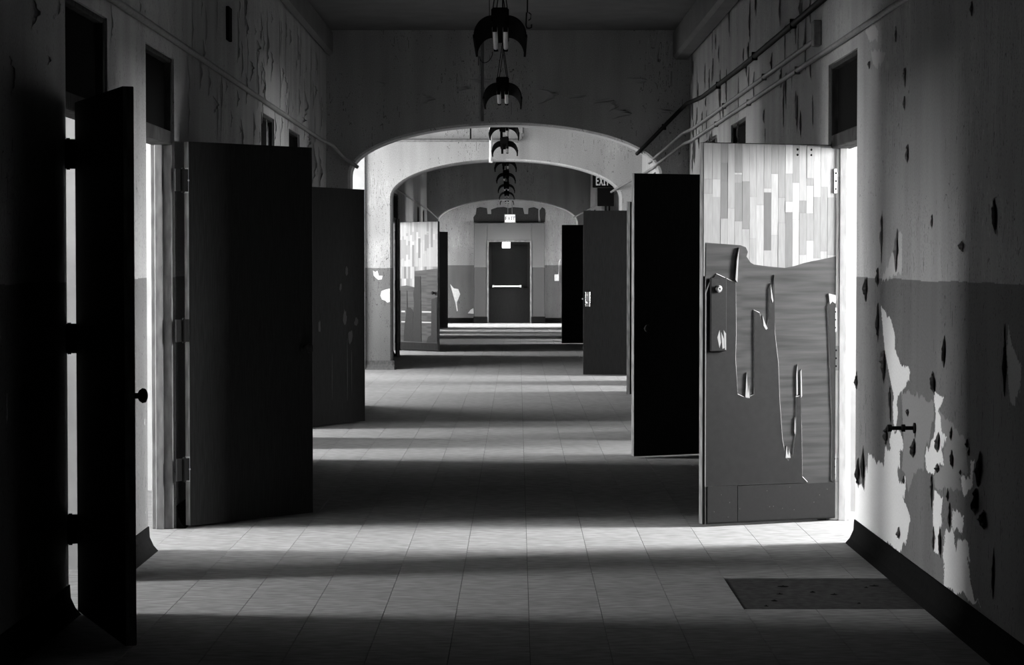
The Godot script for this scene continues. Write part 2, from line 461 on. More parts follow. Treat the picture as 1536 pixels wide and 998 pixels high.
# cross wall with an elliptic arch from x0 to x1, front at depth d, thickness t
func arch_wall(called: String, label: String, d: float, t: float, x0: float, x1: float, shift: float, material: Material) -> Node3D:
	var st := new_st()
	var seg := 40
	var ch := 0.025
	var prof := [Vector2(AX - AHW, 0.0)]
	for k in seg + 1:
		var a := PI - PI * k / seg
		prof.append(Vector2(AX + AHW * cos(a), 2.365 + 0.5 * sin(a)))
	prof.append(Vector2(AX + AHW, 0.0))
	for f in [[d, 1.0, ch], [d + t, -1.0, -ch]]:
		var dd: float = f[0]
		var n := Vector3(0, 0, f[1])
		quad(st, P(x0, 0, dd), P(AX - AHW - ch, 0, dd), P(AX - AHW - ch, HC, dd), P(x0, HC, dd), n, 2, shift)
		quad(st, P(AX + AHW + ch, 0, dd), P(x1, 0, dd), P(x1, HC, dd), P(AX + AHW + ch, HC, dd), n, 2, shift)
		var last := Vector3.ZERO
		for k in prof.size():
			var p: Vector2 = prof[k]
			var o := Vector2(p.x - AX, maxf(0.0, p.y - 2.365) * 3.0).normalized() * ch
			var e := P(p.x + o.x, p.y + o.y, dd)
			var inn := P(p.x, p.y, dd + f[2])
			if k > 0:
				var q: Vector2 = prof[k - 1]
				var oq := Vector2(q.x - AX, maxf(0.0, q.y - 2.365) * 3.0).normalized() * ch
				var eq := P(q.x + oq.x, q.y + oq.y, dd)
				var iq := P(q.x, q.y, dd + f[2])
				if k > 1 and k < prof.size() - 1:
					quad(st, eq, e, P(e.x, HC, dd), P(eq.x, HC, dd), n, 2, shift)
				var cn := (Vector3(AX - p.x, 2.365 - p.y if p.y > 2.365 else 0.0, 0).normalized() + n).normalized()
				quad(st, iq, inn, e, eq, cn, 2, shift)
	for k in range(1, prof.size()):
		var p: Vector2 = prof[k]; var q: Vector2 = prof[k - 1]
		var pn := [Vector3(AX - p.x, (2.365 - p.y) * 4.0 if p.y > 2.365 else 0.0, 0).normalized(), Vector3(AX - q.x, (2.365 - q.y) * 4.0 if q.y > 2.365 else 0.0, 0).normalized()]
		var v := [[P(q.x, q.y, d + ch), pn[1]], [P(p.x, p.y, d + ch), pn[0]], [P(p.x, p.y, d + t - ch), pn[0]], [P(q.x, q.y, d + t - ch), pn[1]]]
		for tr in [[v[0], v[1], v[2]], [v[0], v[2], v[3]]]:
			if (tr[2][0] - tr[0][0]).cross(tr[1][0] - tr[0][0]).dot(tr[0][1]) < 0.0:
				tr = [tr[0], tr[2], tr[1]]
			for w in tr:
				vert(st, w[0], w[1], Vector2((-w[0].z + w[0].x) / 8.0, 1.0 - w[0].y / 4.0))
	for e in [[x0, -1.0], [x1, 1.0]]:
		quad(st, P(e[0], 0, d), P(e[0], 0, d + t), P(e[0], HC, d + t), P(e[0], HC, d), Vector3(e[1], 0, 0), 2, shift)
	var o := obj(called, st, material)
	tag(o, label, "wall", "", "structure")
	return o

# coved base along a wall: profile in (distance from the wall, height)
const BASE_PROFILE := [[0.0, 0.125], [0.006, 0.125], [0.009, 0.07], [0.028, 0.028], [0.052, 0.0]]

func base_run(parent: Node, x: float, inward: float, d0: float, d1: float, material: Material = null) -> void:
	var st := new_st()
	for i in BASE_PROFILE.size() - 1:
		var a = BASE_PROFILE[i]; var b = BASE_PROFILE[i + 1]
		var n := Vector3(inward * (a[1] - b[1]), b[0] - a[0], 0).normalized()
		quad(st, P(x + inward * a[0], a[1], d0), P(x + inward * b[0], b[1], d0), P(x + inward * b[0], b[1], d1), P(x + inward * a[0], a[1], d1), n)
	for e in [[d0, 1.0], [d1, -1.0]]:
		for i in BASE_PROFILE.size() - 1:
			var a = BASE_PROFILE[i]; var b = BASE_PROFILE[i + 1]
			quad(st, P(x, a[1], e[0]), P(x + inward * a[0], a[1], e[0]), P(x + inward * b[0], b[1], e[0]), P(x, b[1], e[0]), Vector3(0, 0, e[1]))
	obj("base_section", st, M.base if material == null else material, parent)

func base_cross(parent: Node, d: float, x0: float, x1: float, material: Material = null) -> void:
	var st := new_st()
	for i in BASE_PROFILE.size() - 1:
		var a = BASE_PROFILE[i]; var b = BASE_PROFILE[i + 1]
		quad(st, P(x0, a[1], d - a[0]), P(x0, b[1], d - b[0]), P(x1, b[1], d - b[0]), P(x1, a[1], d - a[0]), Vector3(0, b[0] - a[0] + 0.001, a[1] - b[1]).normalized())
	for e in [[x0, -1.0], [x1, 1.0]]:
		for i in BASE_PROFILE.size() - 1:
			var a = BASE_PROFILE[i]; var b = BASE_PROFILE[i + 1]
			quad(st, P(e[0], a[1], d), P(e[0], a[1], d - a[0]), P(e[0], b[1], d - b[0]), P(e[0], b[1], d), Vector3(e[1], 0, 0))
	obj("base_section", st, M.base if material == null else material, parent)

# frame of an opening: jamb liners with stops, head rail and a dark panel in the transom
func door_frame(x: float, side: float, d0: float, d1: float, material: Material, label: String) -> Node3D:
	frame_count += 1
	var o := thing("trim_%d" % frame_count, label, "door frame", P(x, 0, d0), "", "structure")
	var w := d1 - d0
	var inner := side * WT
	# local: x across the wall, z towards the camera (depth grows towards -z)
	for e in [[0.0, -1.0], [w, 1.0]]:
		var st := new_st()
		var z0: float = -e[0]
		var z1: float = -e[0] + e[1] * 0.028
		soft_box(st, Vector3(minf(side * 0.012, inner), 0.0, minf(z0, z1)), Vector3(maxf(side * 0.012, inner), 2.125, maxf(z0, z1)), 0.004)
		obj("jamb", st, material, o)
		st = new_st()
		soft_box(st, Vector3(minf(side * 0.012, inner), 2.125, minf(z0, z1)), Vector3(maxf(side * 0.012, inner), 2.60, maxf(z0, z1)), 0.004)
		obj("transom_jamb", st, M.frame_dark, o)
		var s2 := new_st()
		var z2: float = z1 + e[1] * 0.016
		soft_box(s2, Vector3(minf(side * 0.062, side * 0.105), 0.0, minf(z1, z2)), Vector3(maxf(side * 0.062, side * 0.105), 2.13, maxf(z1, z2)), 0.003)
		obj("door_stop", s2, material, o)
	var h := new_st()
	soft_box(h, Vector3(minf(side * 0.012, inner), 2.125, -w + 0.028), Vector3(maxf(side * 0.012, inner), 2.20, -0.028), 0.005)
	obj("head_rail", h, M.frame_dark, o)
	var top := new_st()
	soft_box(top, Vector3(minf(side * 0.012, inner), 2.575, -w + 0.028), Vector3(maxf(side * 0.012, inner), 2.60, -0.028), 0.005)
	obj("top_rail", top, M.frame_dark, o)
	var p := new_st()
	soft_box(p, Vector3(minf(side * 0.05, side * 0.075), 2.20, -w + 0.028), Vector3(maxf(side * 0.05, side * 0.075), 2.575, -0.028), 0.003)
	var pan := obj("transom_panel", p, M.black, o)
	pan.set_meta("label", "black blanked transom panel")
	return o

# a room behind the corridor wall with a window in its outer wall; daylight comes in through the window
func room(side: float, d0: float, d1: float, wins: Array, power: float, xo := XO, sill := 1.0, top := 3.1, tall := 3.4) -> void:
	var xi := (XL - WT) if side < 0.0 else (XR + WT)
	var xf := side * xo
	var name_side := "left" if side < 0.0 else "right"
	var st := new_st()
	var holes := []
	for w in wins:
		holes.append([w[0], w[1], sill, top])
	side_wall(st, xf, side, d0 - 0.05, d1 + 0.05, holes, tall, 0.25)
	box(st, P(xi, 0, d0 - 0.05), P(xf, tall, d0))
	box(st, P(xi, 0, d1), P(xf, tall, d1 + 0.05))
	box(st, P(xi, tall, d0 - 0.05), P(xf + side * 0.25, tall + 0.12, d1 + 0.05))
	var shell := obj("wall_room_%s" % name_side, st, M.room)
	tag(shell, "bright plaster walls of a side room beyond an open doorway", "wall", "side rooms off the corridor", "structure")
	for w in wins:
		window_count += 1
		var o := thing("window_%d" % window_count, "tall daylit window in the outer wall of a side room", "window", P(xf, sill, w[0]), "windows of the side rooms", "structure")
		var ww: float = w[1] - w[0]
		var hh := top - sill
		var fr := new_st()
		var xa := side * 0.08
		var xb := side * 0.14
		for z in [0.0, ww - 0.05]:
			box(fr, Vector3(xa, 0, -z), Vector3(xb, hh, -z - 0.05))
		for y in [0.0, hh * 0.5 - 0.025, hh - 0.05]:
			box(fr, Vector3(xa, y, -0.05), Vector3(xb, y + 0.05, -ww + 0.05))
		obj("window_frame", fr, M.frame_white, o)
		var gl := new_st()
		box(gl, Vector3(side * 0.105, 0.05, -0.05), Vector3(side * 0.111, hh - 0.05, -ww + 0.05))
		obj("pane", gl, M.glass, o)
		var l := AreaLight3D.new()
		l.name = "daylight_%d" % window_count
		add_child(l)
		l.area_size = Vector2(ww - 0.02, hh - 0.02)
		l.area_normalize_energy = false
		l.light_energy = power
		l.shadow_enabled = true
		l.area_range = 80.0
		var c := P(xf - side * 0.02, (sill + top) * 0.5, (w[0] + w[1]) * 0.5)
		l.look_at_from_position(c, c - Vector3(side, 0, 0), Vector3.UP)

# ------------------------------------------------------------------ peeling paint
func make_flakes() -> void:
	for v in 10:
		var st := new_st()
		var rows := 10
		var cols := 3
		var g := []
		var peak := rng.randf_range(0.25, 0.8)
		var lean := rng.randf_range(-0.5, 0.5)
		for j in rows + 1:
			var t := float(j) / rows
			var wd := minf(t / peak, (1.0 - t) / (1.0 - peak))
			wd = 0.06 + pow(wd, rng.randf_range(0.4, 1.3)) * rng.randf_range(0.55, 1.0)
			var off := lean * t + rng.randf_range(-0.08, 0.08)
			var row := []
			for i in cols + 1:
				var s := float(i) / cols
				row.append(Vector3(off + wd * sin(s * 1.9) * 0.9, t + rng.randf_range(-0.02, 0.02), 0.03 + wd * (1.0 - cos(s * 1.9)) * 0.75))
			g.append(row)
		for j in rows:
			for i in cols:
				var a: Vector3 = g[j][i]; var b: Vector3 = g[j][i + 1]; var c: Vector3 = g[j + 1][i + 1]; var d: Vector3 = g[j + 1][i]
				var n := (b - a).cross(d - a).normalized()
				if n.z < 0.0:
					n = -n
				tri(st, a, b, c, n); tri(st, a, c, d, n)
		flakes.append(st.commit())

# a curled piece of paint on a wall: origin on the wall, along = direction on the wall, out = away from it
func flake(parent: Node, at: Vector3, along: Vector3, out: Vector3, w: float, h: float, lift: float, material: Material) -> void:
	share("paint_flake", flakes[rng.randi() % flakes.size()], material, parent, Transform3D(Basis(along * w, Vector3.UP * h, out * lift), at))

# ------------------------------------------------------------------ doors
func door(n: int, hx: float, hd: float, fx: float, fd: float, material: Material, label: String, ext := 0.0) -> Node3D:
	var o := Node3D.new()
	o.name = "door_%d" % n
	add_child(o)
	tag(o, label, "door", "", "structure")
	var ax := Vector3(fx - hx, 0, -(fd - hd))
	var w := ax.length()
	ax = ax.normalized()
	o.transform = Transform3D(Basis(ax, Vector3.UP, ax.cross(Vector3.UP)), P(hx, 0, hd))
	var st := new_st()
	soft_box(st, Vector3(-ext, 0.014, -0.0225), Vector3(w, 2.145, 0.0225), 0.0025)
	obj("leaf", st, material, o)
	# lipping of raw wood on the two standing edges
	for u in [-ext - 0.0015, w - 0.0005]:
		var e := new_st()
		box(e, Vector3(u, 0.016, -0.019), Vector3(u + 0.002, 2.143, 0.019))
		obj("edge_strip", e, M.door_edge, o)
	o.set_meta("w", w)
	return o

# three hinges between the leaf and its jamb; the plates stand off the hinge edge
func hinges(o: Node3D, reach: float, zside: float, hs := [0.26, 1.12, 1.90], material: Material = null) -> void:
	for h in hs:
		var st := new_st()
		box(st, Vector3(-reach, h - 0.062, zside * 0.010), Vector3(-0.002, h + 0.062, zside * 0.018))
		for s in [-1.0, 1.0]:
			lathe(st, Vector3(-reach * 0.45, h, zside * 0.02), Vector3(0, s, 0), [[0.0, 0.010], [0.066, 0.010], [0.069, 0.006], [0.072, 0.0]], 10)
		var b := obj("hinge", st, M.iron if material == null else material, o)
		b.set_meta("label", "dark butt hinge")

func knob(o: Node3D, u: float, h: float, zs: float, material: Material, plate_h := 0.0) -> void:
	var st := new_st()
	if plate_h > 0.0:
		soft_box(st, Vector3(u - 0.028, h - plate_h * 0.45, minf(zs * 0.0225, zs * 0.027)), Vector3(u + 0.028, h + plate_h * 0.55, maxf(zs * 0.0225, zs * 0.027)), 0.0015)
	else:
		lathe(st, Vector3(u, h, zs * 0.0225), Vector3(0, 0, zs), [[0.0, 0.03], [0.005, 0.03], [0.006, 0.0]], 16)
	lathe(st, Vector3(u, h, zs * 0.0225), Vector3(0, 0, zs), [[0.0, 0.011], [0.028, 0.011], [0.034, 0.022], [0.045, 0.029], [0.056, 0.027], [0.063, 0.016], [0.065, 0.0]], 16)
	obj("knob", st, material, o)

func screws(st: SurfaceTool, pts: Array, z: float, zs: float, r := 0.006) -> void:
	for p in pts:
		lathe(st, Vector3(p[0], p[1], z), Vector3(0, 0, zs), [[0.0, r], [0.0015, r * 0.8], [0.002, 0.0]], 8)

# lower layers and torn veneer of a door whose facing has come off
func torn_door(o: Node3D, zs: float, fine: bool) -> void:
	var w: float = o.get_meta("w")
	var z := zs * 0.0225
	# upright core strips bared in the upper part: [u0, u1], then pairs of (lower end, tone)
	var cols := [0.877, 0.82, 0.766, 0.717, 0.671, 0.62, 0.57, 0.524, 0.473, 0.422, 0.375, 0.327, 0.277, 0.23, 0.18, 0.132, 0.084, 0.035, -0.028]
	var runs := [
		[[1.94, 6], [1.86, 5], [1.40, 6]], [[1.94, 6], [1.84, 7], [1.40, 6]], [[2.03, 3], [1.93, 2], [1.722, 2], [1.40, 6]], [[1.78, 6], [1.40, 7]],
		[[1.978, 3], [1.968, 8], [1.92, 4], [1.707, 3], [1.40, 6]], [[1.93, 6], [1.664, 3], [1.40, 6]], [[1.845, 6], [1.61, 7], [1.40, 6]], [[1.80, 6], [1.40, 7]],
		[[1.893, 5], [1.870, 8], [1.545, 1], [1.40, 6]], [[1.975, 4], [1.63, 8], [1.40, 6]], [[1.842, 4], [1.70, 5], [1.40, 5]], [[1.977, 7], [1.820, 5], [1.760, 8], [1.40, 2]],
		[[1.927, 4], [1.72, 7], [1.40, 7]], [[1.826, 6], [1.757, 3], [1.52, 4], [1.40, 7]], [[1.953, 6], [1.912, 4], [1.754, 7], [1.60, 4], [1.40, 7]], [[2.05, 7], [1.848, 7], [1.50, 4], [1.40, 7]],
		[[1.905, 6], [1.54, 4], [1.40, 6]], [[1.845, 7], [1.52, 4], [1.40, 6]]]
	if fine:
		for c in runs.size():
			runs[c].append([1.20, 1 + rng.randi() % 7])
			runs[c].append([1.00, 1 + rng.randi() % 7])
	var joined := new_st()
	for c in runs.size():
		var top := 2.141
		for r in runs[c]:
			var proud := 0.0035 + rng.randf_range(-0.0008, 0.0012)
			var st := joined if fine else new_st()
			var tone: int = r[1] if r[1] != 7 else 7 + rng.randi() % 2
			var a := Vector3(cols[c + 1] + 0.0003, r[0] + 0.0003, minf(z, z + zs * proud))
			var b := Vector3(cols[c] - 0.0003, top - 0.0003, maxf(z, z + zs * proud))
			if fine:
				var g := 0.035 + 0.02 * tone
				st.set_color(Color(g, g, g))
				box(st, a, b)
			else:
				soft_box(st, a, b, 0.0004)
				obj("core_strip", st, M.strips[clampi(tone, 0, 8)], o)
			top = r[0]
	if fine:
		var jm := mat(1.0, 0.75)
		jm.vertex_color_use_as_albedo = true
		var j := obj("core_strips", joined, jm, o)
		j.set_meta("kind", "stuff")
	var inner := [[0.862, 0.0145], [0.866, 1.30], [0.862, 1.587], [0.746, 1.580], [0.632, 1.573], [0.596, 1.562], [0.582, 1.536], [0.591, 1.510], [0.563, 1.476], [0.540, 1.465], [0.439, 1.454], [0.331, 1.446], [0.261, 1.457], [0.205, 1.472], [0.143, 1.484], [0.072, 1.495], [-0.024, 1.512], [-0.026, 0.0145]]
	if fine:
		inner = [[0.872, 0.0145], [0.872, 1.37], [0.50, 1.34], [0.34, 1.33], [0.33, 1.06], [0.15, 1.09], [0.0, 1.07], [0.0, 0.0145]]
	var outer_a := [[0.868, 0.225], [0.868, 1.307], [0.848, 1.362], [0.795, 1.417], [0.663, 1.365], [0.658, 1.083], [0.662, 0.935], [0.647, 0.741], [0.587, 0.717], [0.579, 0.784], [0.565, 0.728], [0.542, 0.738], [0.544, 1.212], [0.502, 1.197], [0.479, 1.129], [0.460, 1.106], [0.446, 1.155], [0.447, 1.327], [0.433, 1.357], [0.415, 1.312], [0.406, 1.409], [0.395, 1.079], [0.371, 0.910], [0.361, 0.703], [0.341, 0.476], [0.317, 0.377], [0.303, 0.357], [0.293, 0.398], [0.274, 0.379], [0.270, 0.443], [0.256, 0.510], [0.253, 0.718], [0.220, 0.725], [0.209, 0.546], [0.203, 0.262], [0.170, 0.233], [0.165, 0.225]]
	var outer_b := [[0.042, 1.233], [0.018, 1.263], [-0.021, 1.255], [-0.024, 0.216], [0.007, 0.233], [0.004, 0.539], [0.020, 0.844], [0.031, 1.073]]
	var st1 := new_st(); var ed := new_st()
	plate(st1, inner, z + zs * 0.001, z + zs * 0.0065, ed)
	obj("inner_veneer", st1, M.veneer, o).set_meta("label", "streaky grey inner veneer torn across the top")
	if not fine:
		var st2 := new_st()
		torn_plate(st2, outer_a, z + zs * 0.0065, z + zs * 0.0135, 0.005, ed)
		obj("outer_veneer", st2, M.veneer_dark, o).set_meta("label", "darker outer veneer with long splintered tears")
		var st3 := new_st()
		torn_plate(st3, outer_b, z + zs * 0.0065, z + zs * 0.0135, 0.005, ed)
		obj("outer_veneer", st3, M.veneer_dark, o)
		var st4 := new_st()
		plate(st4, [[0.672, 1.380], [0.664, 1.484], [0.648, 1.56], [0.655, 1.454], [0.659, 1.365]], z + zs * 0.0065, z + zs * 0.02, ed)
		obj("splinter", st4, M.raw_wood, o)
		for s in [[[0.60, 0.72], [0.592, 0.86], [0.583, 0.74], [0.577, 0.79], [0.571, 0.715]], [[0.325, 0.37], [0.318, 0.44], [0.308, 0.38], [0.302, 0.42], [0.290, 0.37]], [[0.432, 1.36], [0.428, 1.28], [0.418, 1.25], [0.412, 1.26], [0.420, 1.30]], [[0.487, 1.18], [0.478, 1.12], [0.462, 1.098], [0.450, 1.105], [0.470, 1.14]], [[0.03, 1.30], [-0.02, 1.29], [-0.018, 1.24], [0.005, 1.255], [0.022, 1.238]], [[0.252, 0.84], [0.246, 0.90], [0.242, 0.73], [0.251, 0.72]], [[0.224, 0.86], [0.218, 0.87], [0.212, 0.72], [0.220, 0.71]], [[0.262, 0.60], [0.256, 0.56], [0.258, 0.50], [0.264, 0.52]]]:
			var sp := new_st()
			plate(sp, s, z + zs * 0.0065, z + zs * 0.015, sp)
			obj("splinter", sp, M.raw_wood, o)
	else:
		for s in [[[0.30, 0.16], [0.31, 0.62], [0.33, 0.80], [0.31, 0.95], [0.35, 1.10], [0.34, 1.24], [0.48, 1.24], [0.50, 0.16]], [[0.08, 0.16], [0.10, 0.42], [0.13, 0.55], [0.15, 0.70], [0.22, 0.72], [0.30, 0.66], [0.30, 0.16]], [[0.62, 0.15], [0.66, 0.24], [0.73, 0.27], [0.74, 0.86], [0.86, 0.90], [0.87, 0.15]], [[0.15, 0.7], [0.16, 1.0], [0.175, 0.7]]]:
			var sp := new_st()
			plate(sp, s, z + zs * 0.0065, z + zs * 0.0135, ed)
			obj("outer_veneer", sp, M.veneer_dark, o)
		for b in [[0.47, 0.49], [0.64, 0.665]]:  # thin level pale strips over the inner veneer, toned like the torn edges
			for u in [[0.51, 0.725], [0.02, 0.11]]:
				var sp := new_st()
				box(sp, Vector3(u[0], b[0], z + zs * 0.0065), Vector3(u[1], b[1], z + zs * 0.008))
				obj("pale_stripe", sp, M.raw_wood, o)
	obj("torn_edge", ed, M.raw_wood, o)

# ------------------------------------------------------------------ lights and hanging things
# pendant for two fluorescent tubes: a box with two curved wings, hung on cords
func pendant(at: Vector3, label: String, tubes: Array, turn := 0.0) -> Node3D:
	var o := thing("hanging_light", label, "light fixture", at, "fluorescent fixtures hung along the corridor")
	o.rotation.z = turn
	var ln := 1.24
	var hb := new_st()
	soft_box(hb, Vector3(-0.053, 0.085, -ln), Vector3(0.053, 0.175, 0.0), 0.012)
	obj("ballast_box", hb, M.fixture, o)
	for s in [-1.0, 1.0]:
		var st := new_st()
		var seg := 10
		for k in seg:
			var q := []
			for kk in [k, k + 1]:
				var a: float = PI * 0.5 * kk / seg
				for r in [0.0, 0.008]:
					q.append(Vector2(s * (0.045 + (0.105 + r) * sin(a)), 0.005 + (0.115 + r) * cos(a)))
			for e in [[q[0], q[2]], [q[1], q[3]]]:
				var t: Vector2 = (e[1] - e[0]).normalized()
				var n: Vector3 = Vector3(-t.y, t.x, 0) * s
				if e[0] == q[0]:
					n = -n
				quad(st, Vector3(e[0].x, e[0].y, 0), Vector3(e[1].x, e[1].y, 0), Vector3(e[1].x, e[1].y, -ln), Vector3(e[0].x, e[0].y, -ln), n)
			for ez in [[0.0, 1.0], [-ln, -1.0]]:
				quad(st, Vector3(q[0].x, q[0].y, ez[0]), Vector3(q[1].x, q[1].y, ez[0]), Vector3(q[3].x, q[3].y, ez[0]), Vector3(q[2].x, q[2].y, ez[0]), Vector3(0, 0, ez[1]))
		# turned-out lip along the lower edge
		box(st, Vector3(s * 0.148, -0.004, -ln), Vector3(s * 0.162, 0.014, 0.0))
		obj("shade_wing", st, M.fixture, o)
	for s in tubes:
		var st := new_st()
		tube(st, [Vector3(s * 0.032, 0.055, -0.02), Vector3(s * 0.032, 0.055, -ln + 0.02)], 0.0165, 12)
		obj("fluorescent_tube", st, M.tube, o)
	for z in [-0.01, -ln + 0.01]:
		for s in [-1.0, 1.0]:
			var so := new_st()
			soft_box(so, Vector3(s * 0.032 - 0.014, 0.03, z - 0.012), Vector3(s * 0.032 + 0.014, 0.088, z + 0.012), 0.003)
			obj("lamp_holder", so, M.fixture, o)
	var apex_h := 0.175 + 0.30
	for z in [-0.12, -ln + 0.12]:
		for s in [-1.0, 1.0]:
			var st := new_st()
			tube(st, [Vector3(s * 0.045, 0.17, z), Vector3(0, apex_h, z)], 0.0035, 6)
			obj("cord", st, M.iron, o)
		var rod := new_st()
		tube(rod, [Vector3(0, apex_h, z), Vector3(0, HC - at.y, z)], 0.005, 6)
		lathe(rod, Vector3(0, HC - at.y, z), Vector3(0, -1, 0), [[0.0, 0.05], [0.012, 0.05], [0.03, 0.012], [0.03, 0.0]], 12)
		obj("hanging_rod", rod, M.iron, o)
	return o

func conduit(label: String, pts: Array, r: float, material: Material, clamps: Array = []) -> void:
	var o := thing("wall_conduit", label, "conduit")
	conduit_count += 1
	var st := new_st()
	tube(st, pts, r, 10)
	obj("pipe", st, material, o)
	for c in clamps:
		var s := new_st()
		soft_box(s, c - Vector3(r * 1.1, r * 1.5, 0.01), c + Vector3(r * 1.1, r * 1.5, 0.01), 0.003)
		obj("clamp", s, material, o)

func lettering(text: String, size: float, depth: float, m: Material, parent: Node, at: Vector3, narrow := 1.0) -> void:
	var t := TextMesh.new()
	t.text = text
	var f := SystemFont.new()
	f.font_names = PackedStringArray(["Droid Sans"])
	f.font_weight = 700
	t.font = f
	t.font_size = 64
	t.pixel_size = size / 46.0
	t.depth = depth
	t.horizontal_alignment = HORIZONTAL_ALIGNMENT_CENTER
	t.vertical_alignment = VERTICAL_ALIGNMENT_CENTER
	var o := MeshInstance3D.new()
	o.mesh = t
	o.material_override = m
	o.name = "lettering"
	o.scale.x = narrow
	o.position = at
	parent.add_child(o, true)

# ------------------------------------------------------------------ scene
func _ready() -> void:
	rng.seed = 7
	# camera
	var cam := Camera3D.new()
	cam.name = "camera"
	add_child(cam)
	cam.fov = rad_to_deg(2.0 * atan(499.0 / 3300.0))
	cam.position = Vector3(0, 1.48, 0)
	cam.rotation = Vector3(-atan(106.0 / 3300.0), -4.0 / 3300.0, 0)
	cam.near = 0.1
	cam.far = 200.0
	cam.current = true
	# overcast sky and exposure
	var env := Environment.new()
	var sky := Sky.new()
	var sm := ProceduralSkyMaterial.new()
	sm.sky_top_color = Color(0.82, 0.82, 0.82)
	sm.sky_horizon_color = Color(0.9, 0.9, 0.9)
	sm.ground_bottom_color = Color(0.25, 0.25, 0.25)
	sm.ground_horizon_color = Color(0.45, 0.45, 0.45)
	sky.sky_material = sm
	env.background_mode = Environment.BG_SKY
	env.sky = sky
	env.background_energy_multiplier = 3.0
	env.tonemap_mode = Environment.TONE_MAPPER_LINEAR
	env.tonemap_exposure = 1.0
	env.sdfgi_enabled = true
	env.ssao_enabled = true
	env.ssil_enabled = true
	var we := WorldEnvironment.new()
	we.environment = env
	add_child(we)
	# daylight: brightness of each room's window (its area light stands in the window)
	var day := 50.0

	make_materials()
	make_flakes()
	build_shell(day)
	build_floor()
	build_doors()
	build_fixtures()
	build_end()
	build_small()

const LEFT_OPEN := [[9.2, 10.16], [11.23, 12.18], [16.44, 17.36], [18.5, 19.45], [34.95, 36.8], [44.3, 45.3], [47.05, 48.0], [50.2, 52.5]]
const RIGHT_OPEN := [[11.54, 12.58], [16.98, 18.1], [19.42, 20.5], [25.15, 26.24], [27.4, 28.5], [39.75, 40.65], [41.2, 42.1], [46.5, 47.6], [50.2, 52.5]]

